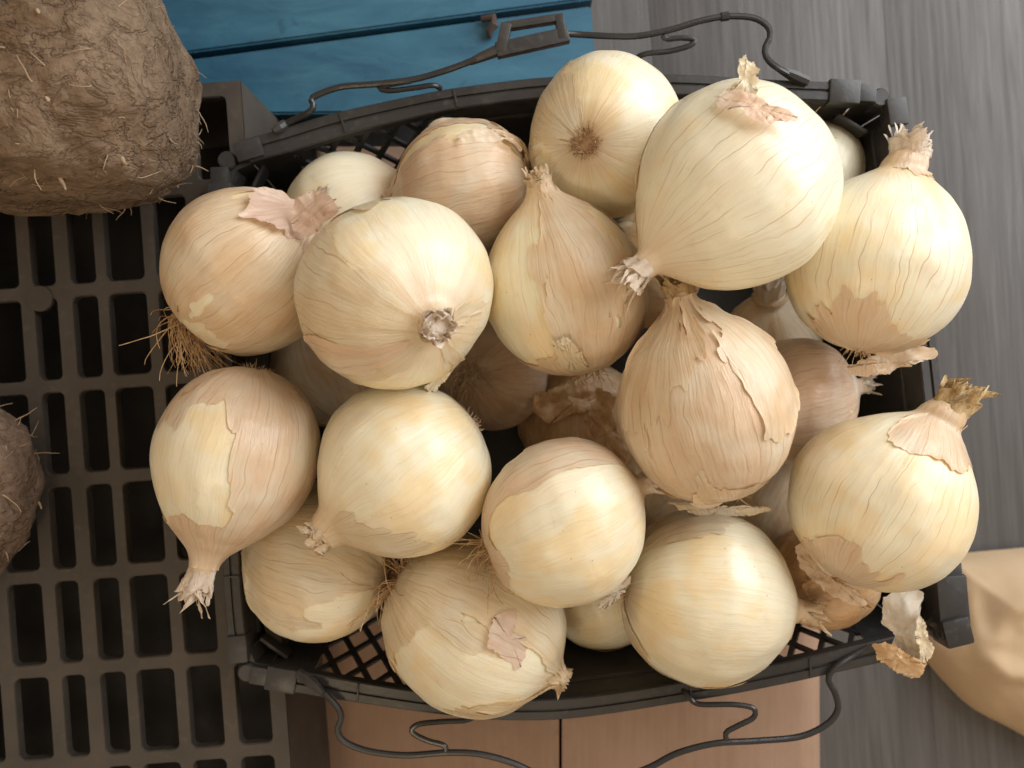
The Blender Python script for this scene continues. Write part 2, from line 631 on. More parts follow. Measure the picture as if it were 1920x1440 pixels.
local(card, flap(bx0, seam - 0.0011, -1)).build('flap', M_CARD, card)
local(card, flap(seam + 0.0011, bx1, 1)).build('flap', M_CARD, card)
mb = MB()
T = 0.004
zt = ZB - 0.010
for (xa, xb, ya, yb) in ((bx0 + 0.001, bx0 + 0.001 + T, by0 + 0.001, by1 - 0.001), (bx1 - 0.001 - T, bx1 - 0.001, by0 + 0.001, by1 - 0.001),
                         (bx0 + 0.001 + T, bx1 - 0.001 - T, by0 + 0.001, by0 + 0.001 + T), (bx0 + 0.001 + T, bx1 - 0.001 - T, by1 - 0.001 - T, by1 - 0.001)):
    local_c = ((xa + xb) / 2, (ya + yb) / 2, zt / 2 + 0.0005)
    mb = MB()
    mb.box(local_c, (xb - xa, yb - ya, zt - 0.001))
    local(card, mb).build('side_wall', M_CARD, card, smooth=False)

# ---------------------------------------------------------------- blue painted bench behind
ZBL = 0.105
M_BLUE = mat_blue()
bench = empty('blue_bench', (-0.1, 0.24, 0))
tag(bench, 'worn blue painted wooden bench boards behind the black basket', 'bench')


def slab(pts, z0, z1, bev=0.0015):
    bm = bmesh.new()
    vs = [bm.verts.new((x, y, z0)) for x, y in pts]
    fc = bm.faces.new(vs)
    r = bmesh.ops.extrude_face_region(bm, geom=[fc])
    bmesh.ops.translate(bm, vec=(0, 0, z1 - z0), verts=[q for q in r['geom'] if isinstance(q, bmesh.types.BMVert)])
    bmesh.ops.recalc_face_normals(bm, faces=bm.faces)
    bmesh.ops.bevel(bm, geom=bm.edges[:], offset=bev, segments=2, affect='EDGES')
    bm.verts.index_update()
    m = MB()
    m.add([q.co for q in bm.verts], [[w.index for w in q.verts] for q in bm.faces])
    bm.free()
    return m


s0, s1 = np.array(P(350, 105, ZBL)[:2]), np.array(P(1108, 4, ZBL)[:2])
d = (s1 - s0) / np.linalg.norm(s1 - s0)
nrm = np.array([-d[1], d[0]])
L0 = s0 - d * 0.22
gap = nrm * 0.0024
e1 = np.array(P(1119, 175, ZBL)[:2])
front0 = np.array([-0.44, 0.184])
front1 = e1 + np.array([0.001, -0.004])
front1[1] = 0.190
local(bench, slab([front0, front1, s1 - gap, L0 - gap], ZBL - 0.02, ZBL)).build('board', M_BLUE, bench)
local(bench, slab([L0 + gap, s1 + gap + d * 0.002, s1 + nrm * 0.085 + d * 0.001, L0 + nrm * 0.085], ZBL - 0.0205, ZBL - 0.0006)).build('board', M_BLUE, bench)
local(bench, slab([L0 + nrm * 0.088, s1 + nrm * 0.088, s1 + nrm * 0.17, L0 + nrm * 0.17], ZBL - 0.02, ZBL)).build('board', M_BLUE, bench)
for q in (0.03, 0.40):
    c = L0 + d * q + nrm * 0.06
    mb = MB()
    mb.box((c[0], c[1], (ZBL - 0.021) / 2), (0.04, 0.15, ZBL - 0.021), math.atan2(d[1], d[0]), 0.002)
    local(bench, mb).build('leg', M_BLUE, bench)
M_RUST = mat_plastic('dark_rusty_metal', (0.035, 0.025, 0.022), (0.07, 0.045, 0.035), 0.6)
mb = MB()
mb.tube([P(903, 36, ZBL + 0.003), P(925, 33, ZBL + 0.005), P(926, 48, ZBL + 0.006), P(917, 58, ZBL + 0.005), P(919, 70, ZBL + 0.002)], [0.0022, 0.003, 0.0034, 0.0026, 0.0022], 8)
local(bench, mb).build('metal_hook', M_RUST, bench)

# ---------------------------------------------------------------- upturned grid crate on the left
ZG = 0.181
TH = math.radians(4.2)
grid = empty('grid_crate', P(300, 900, 0)[:2] + (0,))
tag(grid, 'dusty dark brown plastic crate with a slotted grid top, beside the black basket', 'crate')
gorg = np.array(P(255, 1258, ZG)[:2])              # left top corner of a slot
ux = np.array([math.cos(TH), math.sin(TH)])
uy = np.array([math.sin(TH), -math.cos(TH)])       # image-down along the crate
sg = (CAMZ - ZG) / F
# column slots (start, end) in photo pixels measured along the crate from gorg
cols = [(-545, -480), (-452, -408), (-380, -335), (-310, -256), (-230, -166), (-140, -97), (-68, -21), (0, 70), (94, 156), (184, 246)]
rowp = 177.0
rows = [(k * rowp, k * rowp + 152) for k in range(-6, 4)]
x_lo, x_hi = -575, 276
y_lo, y_hi = rows[0][0] - 28, rows[-1][1] + 28


def gpt(a, b, z):
    q = gorg + ux * a * sg + uy * b * sg
    return (q[0], q[1], z)


mb = MB()
TB = 0.007
xe = [x_lo] + [(cols[i][1] + cols[i + 1][0]) / 2 for i in range(len(cols) - 1)] + [x_hi]
ye = [y_lo] + [(rows[i][1] + rows[i + 1][0]) / 2 for i in range(len(rows) - 1)] + [y_hi]
for i, (ca, cb) in enumerate(cols):
    for j, (ra, rb) in enumerate(rows):
        X0, X1, Y0, Y1 = xe[i], xe[i + 1], ye[j], ye[j + 1]
        rad = 11.0
        inner, outer = [], []
        for (cx, cy, a0, ox, oy) in ((cb - rad, ra + rad, -90, X1, Y0), (cb - rad, rb - rad, 0, X1, Y1), (ca + rad, rb - rad, 90, X0, Y1), (ca + rad, ra + rad, 180, X0, Y0)):
            for k in range(5):
                t = math.radians(a0 + k * 22.5)
                inner.append((cx + rad * math.cos(t), cy + rad * math.sin(t)))
                outer.append((ox, oy) if k == 2 else ((ox, cy + rad * math.sin(t)) if abs(math.cos(t)) > 0.71 else (cx + rad * math.cos(t), oy)))
        # bring the outer ring on to the cell border
        n = len(inner)
        v = []
        lift = 1.6
        for q in outer:
            v.append(gpt(q[0], q[1], ZG))
        for q in inner:
            c = ((ca + cb) / 2, (ra + rb) / 2)
            dx, dy = q[0] - c[0], q[1] - c[1]
            m = math.hypot(dx, dy)
            v.append(gpt(q[0] + dx / m * lift * 1.5, q[1] + dy / m * lift * 1.5, ZG))
        for q in inner:
            v.append(gpt(q[0], q[1], ZG - 0.0009))
        for q in inner:
            v.append(gpt(q[0], q[1], ZG - TB))
        for q in outer:
            v.append(gpt(q[0], q[1], ZG - TB))
        f = []
        for k in range(n):
            k2 = (k + 1) % n
            for lv in range(4):
                f.append((lv * n + k, (lv + 1) * n + k, (lv + 1) * n + k2, lv * n + k2))
        mb.add(v, f)
bm = bmesh.new()
me = bpy.data.meshes.new('grid_top')
local(grid, mb)
me.from_pydata(mb.v, [], mb.f)
bm.from_mesh(me)
bmesh.ops.remove_doubles(bm, verts=bm.verts, dist=0.00002)
bmesh.ops.recalc_face_normals(bm, faces=bm.faces)
bm.to_mesh(me)
bm.free()
me.materials.append(M_CRATE)
me.update()
gt = bpy.data.objects.new('grid_top', me)
COL.objects.link(gt)
gt.parent = grid
# four flared sides
LT = 0.004
for (a, b) in (((x_lo, y_lo), (x_hi, y_lo)), ((x_hi, y_lo), (x_hi, y_hi)), ((x_hi, y_hi), (x_lo, y_hi)), ((x_lo, y_hi), (x_lo, y_lo))):
    cx, cy = (x_lo + x_hi) / 2, (y_lo + y_hi) / 2
    out = []
    for q in (a, b):
        out.append((q[0] + math.copysign(7, q[0] - cx), q[1] + math.copysign(7, q[1] - cy)))
    ta, tb, oa, ob = gpt(*a, ZG - 0.0012), gpt(*b, ZG - 0.0012), gpt(*out[0], 0.001), gpt(*out[1], 0.001)
    ins = [(q[0] - math.copysign(13, q[0] - cx), q[1] - math.copysign(13, q[1] - cy)) for q in (a, b)]
    ia, ib = gpt(*ins[0], ZG - TB - 0.0005), gpt(*ins[1], ZG - TB - 0.0005)
    ja, jb = gpt(*ins[0], 0.001), gpt(*ins[1], 0.001)
    m = MB()
    m.add([ta, tb, ob, oa, ia, ib, jb, ja], [(0, 1, 2, 3), (5, 4, 7, 6), (0, 4, 5, 1), (3, 2, 6, 7), (0, 3, 7, 4), (1, 5, 6, 2)])
    local(grid, m).build('side_wall', M_CRATE, grid, smooth=False)
m = MB()  # added near-black sheet, stands in for the shade seen through the slots
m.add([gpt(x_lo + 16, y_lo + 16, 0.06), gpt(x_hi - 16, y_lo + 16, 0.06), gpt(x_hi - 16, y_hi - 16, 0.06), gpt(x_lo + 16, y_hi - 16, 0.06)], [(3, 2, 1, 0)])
local(grid, m).build('slot_shade_sheet', mat_plastic('slot_shade_black', (0.006, 0.005, 0.005), (0.010, 0.009, 0.008), 0.7, (0.012, 0.011, 0.010), 0.3), grid, smooth=False)
# a round moulding boss on the grid
c = P(75, 560, ZG)
mb = MB()
mb.tube([(c[0], c[1], ZG - 0.002), (c[0], c[1], ZG + 0.0007), (c[0], c[1], ZG + 0.0008)], [0.0078, 0.0078, 0.0070], 28)
local(grid, mb).build('moulding_boss', M_CRATE, grid)

# ---------------------------------------------------------------- black basket
ZR, ZF = 0.205, 0.0865
bas = empty('black_basket', (0.04, 0, ZF))
tag(bas, 'black plastic basket with lattice sides and folding wire handles, heaped with onions', 'basket')
SIDES = dict(
    top=([(452, 262), (530, 240), (620, 213), (730, 188), (830, 168), (900, 158), (1000, 146), (1100, 140), (1200, 138), (1300, 140), (1400, 146), (1500, 151), (1560, 153), (1612, 156)],
         [(470, 304), (548, 283), (636, 255), (740, 229), (832, 208), (902, 197), (1002, 185), (1100, 179), (1200, 177), (1300, 178), (1400, 183), (1500, 187), (1560, 189), (1606, 191)]),
    right=([(1698, 200), (1718, 350), (1742, 520), (1762, 690), (1780, 860), (1792, 1000), (1801, 1110)],
           [(1664, 206), (1684, 352), (1707, 522), (1727, 692), (1745, 860), (1757, 1000), (1765, 1110)]),
    bottom=([(1716, 1228), (1590, 1257), (1481, 1281), (1370, 1303), (1264, 1320), (1150, 1338), (1047, 1350), (940, 1351), (860, 1344), (777, 1334), (690, 1321), (592, 1306), (500, 1290)],
            [(1712, 1186), (1588, 1215), (1479, 1240), (1368, 1263), (1262, 1282), (1150, 1300), (1047, 1311), (941, 1312), (861, 1306), (779, 1296), (694, 1283), (598, 1266), (504, 1250)]),
    left=([(430, 1225), (419, 1100), (411, 900), (405, 700), (400, 500), (396, 345)],
          [(463, 1221), (451, 1100), (443, 900), (437, 700), (432, 500), (428, 349)]),
)
RIMP = [(0, -0.013), (0, -0.0008), (0.05, 0), (0.40, 0), (0.44, -0.0014), (0.52, -0.0014), (0.56, 0), (0.94, 0), (1.0, -0.0008), (1.0, -0.007), (0.92, -0.007), (0.90, -0.003), (0.08, -0.003), (0.07, -0.013)]
CEN = np.array([0.045, 0.0])
BASE = {}
for side, (po, pi) in SIDES.items():
    A = even([P(x, y, ZR) for x, y in po], 44)
    B = even([P(x, y, ZR) for x, y in pi], 44)
    mb = MB().sweep(A, B, RIMP)
    rim = local(bas, mb).build('rim', M_BLACK, bas, angle=25)
    # small ribs across the rim
    for k in (7, 15, 29, 37):
        mb = MB()
        q = A[k] * 0.5 + B[k] * 0.5
        dv = B[k] - A[k]
        mb.box((q[0], q[1], ZR + 0.0003), (0.0012, np.linalg.norm(dv[:2]) * 0.86, 0.0014), math.atan2(dv[1], dv[0]) - math.pi / 2, 0.0003)
        local(bas, mb).build('rim_rib', M_BLACK, rim)
    # wall lines: top just under the rim's inner edge, bottom drawn inwards
    top = B.copy()
    top[:, 2] = ZR - 0.006
    low = B.copy()
    tn = np.gradient(B, axis=0)
    tn = np.stack([-tn[:, 1], tn[:, 0]], 1)
    tn /= np.linalg.norm(tn, axis=1)[:, None]
    sgn = np.sign(np.sum(tn * (CEN - B[:, :2]), axis=1))
    inw = tn * sgn[:, None]
    top[:, :2] -= inw * 0.0012
    low[:, :2] += inw * 0.013
    # straighten the foot of the wall
    st = np.linspace(low[0], low[-1], len(low))
    low[:, :2] = low[:, :2] * 0.45 + st[:, :2] * 0.55
    low[:, 2] = ZF + 0.002
    BASE[side] = low
    Ls = np.concatenate([[0], np.cumsum(np.linalg.norm(np.diff(top, axis=0), axis=1))])
    Lt = Ls[-1]
    Ht = np.linalg.norm(top[22] - low[22])
    inw3 = np.concatenate([inw, np.zeros((len(inw), 1))], 1)

    def W(s, t, off=0.0):
        """a point on the wall: s metres along, t metres down, off inwards"""
        q = np.array([np.interp(s, Ls, top[:, k]) for k in range(3)])
        b = np.array([np.interp(s, Ls, low[:, k]) for k in range(3)])
        i = np.array([np.interp(s, Ls, inw3[:, k]) for k in range(3)])
        u = t / Ht
        return q * (1 - u) + b * u + i * off

    def panel(sa, sb, ta, tb, th=0.0022, ns=None):
        ns = ns or max(2, int((sb - sa) / 0.012))
        nt = 4
        m = MB()
        v = []
        for off in (0.0, -th):
            for k in range(ns + 1):
                for q in range(nt + 1):
                    v.append(W(sa + (sb - sa) * k / ns, ta + (tb - ta) * q / nt, off))
        f = []
        N = (ns + 1) * (nt + 1)
        for k in range(ns):
            for q in range(nt):
                a = k * (nt + 1) + q
                f.append((a, a + 1, a + nt + 2, a + nt + 1))
                f.append((N + a, N + a + nt + 1, N + a + nt + 2, N + a + 1))
        for k in range(ns):
            for q in (0, nt):
                a = k * (nt + 1) + q
                f.append((a, a + nt + 1, N + a + nt + 1, N + a))
        for q in range(nt):
            for k in (0, ns):
                a = k * (nt + 1) + q
                f.append((a, N + a, N + a + 1, a + 1))
        m.add(v, f)
        return m

    long = side in ('top', 'bottom')
    if long:
        zones = [(0.065, 0.335), (0.665, 0.935)]
        solid = [(0.0, 0.065), (0.335, 0.665), (0.935, 1.0)]
    else:
        zones = []
        solid = [(0.0, 0.5), (0.5, 1.0)]
    for a, b in solid:
        local(bas, panel(a * Lt, b * Lt, 0.0, Ht)).build('side_panel', M_BLACK, bas, angle=30)
    for a, b in zones:
        sa, sb = a * Lt, b * Lt
        ta, tb = 0.004, Ht - 0.008
        m = panel(sa, sb, 0.0, ta, 0.003)
        m2 = panel(sa, sb, tb, Ht, 0.003)
        m.add(m2.v, m2.f)
        step = 0.0185
        KS = 0.50
        for sl in (1.0, -1.0):
            cmin, cmax = (sa - KS * (tb - ta), sb) if sl > 0 else (sa, sb + KS * (tb - ta))
            c = cmin + step * 0.5
            while c < cmax:
                # s = c + sl*(t-ta)
                t0, t1 = ta, tb
                if sl > 0:
                    t0, t1 = max(t0, ta + (sa - c) / KS), min(t1, ta + (sb - c) / KS)
                else:
                    t0, t1 = max(t0, ta + (c - sb) / KS), min(t1, ta + (c - sa) / KS)
                if t1 - t0 > 0.003:
                    n = 9
                    tt = np.linspace(t0, t1, n)
                    v = []
                    wd = 0.0017
                    off0, off1 = (-0.0002, -0.0022) if sl > 0 else (-0.0005, -0.0025)
                    for q in tt:
                        s = c + sl * KS * (q - ta)
                        for (ds, dt, of) in ((wd * 0.707, -sl * wd * 0.707, off0), (-wd * 0.707, sl * wd * 0.707, off0), (-wd * 0.707, sl * wd * 0.707, off1), (wd * 0.707, -sl * wd * 0.707, off1)):
                            v.append(W(min(max(s + ds, 0), Lt), min(max(q + dt, 0), Ht), of))
                    f = []
                    for k in range(n - 1):
                        for j in range(4):
                            j2 = (j + 1) % 4
                            f.append((k * 4 + j, k * 4 + j2, (k + 1) * 4 + j2, (k + 1) * 4 + j))
                    f += [(3, 2, 1, 0), tuple((n - 1) * 4 + j for j in range(4))]
                    m.add(v, f)
                c += step
        lo = local(bas, m).build('lattice', M_BLACK, bas, smooth=False)
        lo['kind'] = 'stuff'
    # a stiffening rib along the wall
    mb = MB()
    mb.tube([W(s, 0.016, 0.0) for s in np.linspace((0.34 if long else 0.02) * Lt, (0.66 if long else 0.98) * Lt, 24)], 0.0016, 6)
    local(bas, mb).build('stiffening_rib', M_BLACK, bas)

# basket bottom
ring = np.concatenate([BASE['top'][::-1], BASE['left'][::-1], BASE['bottom'][::-1], BASE['right'][::-1]])
mb = MB()
n = len(ring)
v = [(q[0], q[1], ZF + 0.0035) for q in ring] + [(q[0], q[1], ZF + 0.0005) for q in ring]
mb.add(v, [tuple(range(n)), tuple(range(2 * n - 1, n - 1, -1))] + [(k, n + k, n + (k + 1) % n, (k + 1) % n) for k in range(n)])
local(bas, mb).build('bottom', M_BLACK, bas, smooth=False)

# corner posts with their clips and hinge pins
CORN = [('top', -1, 'right', 0, (1652, 182), 1), ('right', -1, 'bottom', 0, (1768, 1186), 2), ('bottom', -1, 'left', 0, (462, 1262), 3), ('left', -1, 'top', 0, (424, 300), 4)]
for sa, ia, sb, ib, (cx, cy), kind in CORN:
    a, b = BASE[sa][ia], BASE[sb][ib]
    ta = np.array(P(*SIDES[sa][1][ia], ZR))
    tb = np.array(P(*SIDES[sb][1][ib], ZR))
    c = np.array(P(cx, cy, ZR))
    # folded post between the two walls
    inn = (c[:2] * 0.35 + (ta[:2] + tb[:2]) * 0.325)
    out = c[:2] + (c[:2] - CEN) / np.linalg.norm(c[:2] - CEN) * 0.002
    lowc = ((a + b) / 2)[:2] * 0.55 + (c[:2] + (CEN - c[:2]) / np.linalg.norm(CEN - c[:2]) * 0.018) * 0.45
    mb = MB()
    prof = []
    z1 = ZR - 0.003
    rows_ = []
    for (z, u) in ((z1, 0.0), (ZF + 0.002, 1.0)):
        for th in (0.0, 0.003):
            pts = []
            for q0, q1 in ((ta[:2], a[:2]), (inn, lowc), (tb[:2], b[:2])):
                q = q0 * (1 - u) + q1 * u
                dirv = (q - CEN) / np.linalg.norm(q - CEN)
                pts.append(tuple(q + dirv * th) + (z,))
            rows_.append(pts)
    v = [p for r_ in rows_ for p in r_]
    f = []
    for j in range(2):
        f.append((j, j + 1, 6 + j + 1, 6 + j))
        f.append((3 + j, 9 + j, 9 + j + 1, 3 + j + 1))
        f.append((j, 3 + j, 3 + j + 1, j + 1))
        f.append((6 + j, 6 + j + 1, 9 + j + 1, 9 + j))
    f += [(0, 6, 9, 3), (2, 5, 11, 8)]
    mb.add(v, f)
    post = local(bas, mb).build('corner_post', M_BLACK, bas, smooth=False)
    # hinge knuckles on top
    da = np.array(P(*SIDES[sa][0][ia], ZR)) - np.array(P(*SIDES[sa][0][ia - 1 if ia == -1 else 1], ZR))
    aa = math.atan2(da[1], da[0])
    db = np.array(P(*SIDES[sb][0][1], ZR)) - np.array(P(*SIDES[sb][0][0], ZR))
    ab = math.atan2(db[1], db[0])
    pa = (np.array(P(*SIDES[sa][0][ia], ZR)) + ta) / 2
    pb = (np.array(P(*SIDES[sb][0][0], ZR)) + tb) / 2
    m = MB()
    ua = np.array([math.cos(aa), math.sin(aa), 0])
    ub = np.array([math.cos(ab), math.sin(ab), 0])
    m.box(tuple(pa + ua * 0.004 + np.array([0, 0, -0.0050])), (0.013, 0.0105, 0.0125), aa, 0.0012)
    local(bas, m).build('hinge_clip', M_BLACK, post, angle=30)
    m = MB()
    m.box(tuple(pa - ua * 0.008 + np.array([0, 0, -0.0035])), (0.018, 0.0138, 0.0105), aa, 0.0010)
    local(bas, m).build('hinge_clip', M_BLACK, post, angle=30)
    m = MB()
    m.box(tuple(pb + ub * 0.002 + np.array([0, 0, -0.0045])), (0.016, 0.0115, 0.0130), ab, 0.0012)
    k_ = local(bas, m).build('hinge_clip', M_BLACK, post, angle=30)
    m = MB()
    pc = c + np.array([0, 0, 0.0])
    m.tube([(pc[0], pc[1], ZR - 0.030), (pc[0], pc[1], ZR - 0.001), (pc[0], pc[1], ZR + 0.0002)], [0.0055, 0.0055, 0.0046], 20)
    local(bas, m).build('hinge_pin', M_BLACK, post)
    if kind == 2:
        m = MB()
        q0 = P(1772, 1130, ZR - 0.003)
        m.box(q0, (0.0175, 0.036, 0.022), math.radians(5), 0.0014)
        local(bas, m).build('corner_block', M_BLACK, post, angle=30)
        m = MB()
        q0 = P(1782, 1178, ZR + 0.001)
        m.box(q0, (0.0160, 0.016, 0.020), math.radians(14), 0.0018)
        local(bas, m).build('corner_block', M_BLACK, post, angle=30)
    # webs in the corner
    m = MB()
    q = pc[:2] + (CEN - pc[:2]) / np.linalg.norm(CEN - pc[:2]) * 0.016
    m.box((q[0], q[1], ZR - 0.020), (0.020, 0.0022, 0.014), (aa + ab) / 2 + 0.2, 0.0005)
    local(bas, m).build('corner_web', M_BLACK, post)

# wire handles
ZH = ZR + 0.006


def wire(pts, r=0.00185, n=60):
    return MB().tube(even([P(x, y, z) for x, y, z in pts], n), r, 10)


h1 = local(bas, wire([(515, 243, ZR - 0.001), (548, 226, ZR + 0.002), (580, 210, ZH), (588, 198, ZH), (584, 186, ZH), (600, 176, ZH), (640, 163, ZH), (700, 158, ZH), (770, 150, ZH), (830, 134, ZH), (880, 116, ZH + 0.002), (905, 106, ZH + 0.002)])).build('wire_handle', M_WIRE, bas)
for pts in ([(1058, 63, ZH + 0.002), (1090, 65, ZH), (1150, 68, ZH), (1200, 67, ZH), (1260, 55, ZH), (1310, 40, ZH), (1360, 31, ZH), (1410, 33, ZH), (1438, 48, ZH), (1444, 68, ZH), (1434, 92, ZH), (1440, 112, ZH), (1465, 132, ZH), (1500, 148, ZR), (1515, 156, ZR - 0.001)],):
    local(bas, wire(pts)).build('wire_handle', M_WIRE, bas)
# thicker sleeves where the wire enters the rim, and the crimp
for a, b, r in (((1462, 131), (1512, 153), 0.0034), ((512, 246), (534, 233), 0.0030)):
    local(bas, MB().tube([P(*a, ZH - 0.002), P((a[0] + b[0]) / 2, (a[1] + b[1]) / 2, ZH - 0.003), P(*b, ZR)], [r * 0.55, r, r], 8)).build('wire_sleeve', M_BLACK, bas)
local(bas, MB().tube([P(1352, 32, ZH), P(1366, 30, ZH)], 0.0027, 8)).build('wire_crimp', M_WIRE, h1)
# little stop loops
for pts in ([(770, 152, ZH), (730, 159, ZH - 0.001), (711, 165, ZH - 0.002), (730, 170, ZH - 0.003), (775, 165, ZH - 0.003), (812, 160, ZH - 0.004), (826, 166, ZR - 0.002)],
            [(1243, 66, ZH), (1250, 73, ZH - 0.001), (1280, 71, ZH - 0.002), (1301, 75, ZH - 0.003), (1294, 85, ZH - 0.003), (1255, 96, ZH - 0.004), (1210, 101, ZH - 0.004), (1192, 112, ZR - 0.002), (1180, 138, ZR - 0.004)],
            [(835, 1412, ZH), (833, 1398, ZH), (800, 1388, ZH), (772, 1372, ZH), (785, 1358, ZH), (830, 1353, ZH - 0.002), (870, 1351, ZH - 0.004), (892, 1343, ZR - 0.003)],
            [(1362, 1388, ZH), (1362, 1373, ZH), (1385, 1360, ZH), (1413, 1345, ZH), (1412, 1328, ZH), (1375, 1321, ZH - 0.001), (1310, 1320, ZH - 0.002), (1290, 1305, ZH - 0.003), (1276, 1288, ZR - 0.003)]):
    local(bas, wire(pts, 0.0016, 40)).build('wire_loop', M_WIRE, bas)
# bottom handle
local(bas, wire([(560, 1262, ZR - 0.002), (600, 1292, ZH - 0.003), (632, 1325, ZH), (640, 1345, ZH), (633, 1368, ZH), (645, 1390, ZH), (690, 1408, ZH), (760, 1416, ZH), (840, 1411, ZH), (900, 1414, ZH), (960, 1430, ZH), (1010, 1452, ZH), (1060, 1462, ZH)])).build('wire_handle', M_WIRE, bas)
local(bas, wire([(1150, 1462, ZH), (1215, 1440, ZH), (1270, 1412, ZH), (1340, 1394, ZH), (1420, 1389, ZH), (1500, 1381, ZH), (1550, 1358, ZH), (1571, 1330, ZH), (1566, 1300, ZH), (1553, 1272, ZH - 0.002), (1570, 1248, ZH - 0.003), (1605, 1225, ZR), (1625, 1212, ZR - 0.001)])).build('wire_handle', M_WIRE, bas)
local(bas, MB().tube([P(560, 1262, ZR), P(585, 1280, ZH - 0.002), P(606, 1300, ZH)], [0.0032, 0.0034, 0.002], 8)).build('wire_sleeve', M_BLACK, bas)
# plastic grips
for dx, dy, ang_ in ((0, 0, 0), (118, 1410, 0)):
    m = MB()

    def bar(a, b, w, h):
        pa, pb = np.array(P(a[0] + dx, a[1] + dy, ZH + 0.003)), np.array(P(b[0] + dx, b[1] + dy, ZH + 0.003))
        dd = pb - pa
        m.box(tuple((pa + pb) / 2), (np.linalg.norm(dd), w, h), math.atan2(dd[1], dd[0]), 0.0009)
    if dy == 0:
        bar((930, 96), (1066, 66), 0.0085, 0.006)
        bar((945, 51), (1056, 34), 0.0045, 0.006)
        bar((938, 100), (950, 46), 0.0062, 0.0066)
        bar((1055, 76), (1048, 30), 0.0052, 0.0066)
        m.tube([P(880, 117, ZH + 0.001), P(905, 106, ZH + 0.002), P(940, 92, ZH + 0.003)], [0.002, 0.003, 0.0036], 8)
    else:
        bar((925, 58), (1060, 58), 0.0085, 0.006)
        bar((925, 92), (1060, 92), 0.0045, 0.006)
        bar((930, 52), (930, 96), 0.0060, 0.0066)
        bar((1055, 52), (1055, 96), 0.0060, 0.0066)
    local(bas, m).build('grip', M_BLACK, bas, angle=30)


# ---------------------------------------------------------------- onions
def profile(tear, elong, neck_r, n=121):
    lowp = [(0.0, -0.925), (0.08, -0.93), (0.17, -0.93), (0.30, -0.905), (0.52, -0.815), (0.74, -0.645), (0.90, -0.40), (0.985, -0.12)]
    gl = [(1.0, 0.06), (0.965, 0.30), (0.86, 0.54), (0.66, 0.76), (0.42, 0.895), (0.25, 0.965), (neck_r * 1.15, 1.03), (neck_r, 1.10)]
    te = [(1.0, 0.06), (0.95, 0.32), (0.81, 0.60), (0.60, 0.86), (0.41, 1.05), (0.27, 1.19), (neck_r * 1.25, 1.31), (neck_r, 1.44)]
    up = [(a[0] * (1 - tear) + b[0] * tear, a[1] * (1 - tear) + b[1] * tear) for a, b in zip(gl, te)]
    q = np.array(lowp + up)
    q[:, 1] *= elong
    return even(q, n)


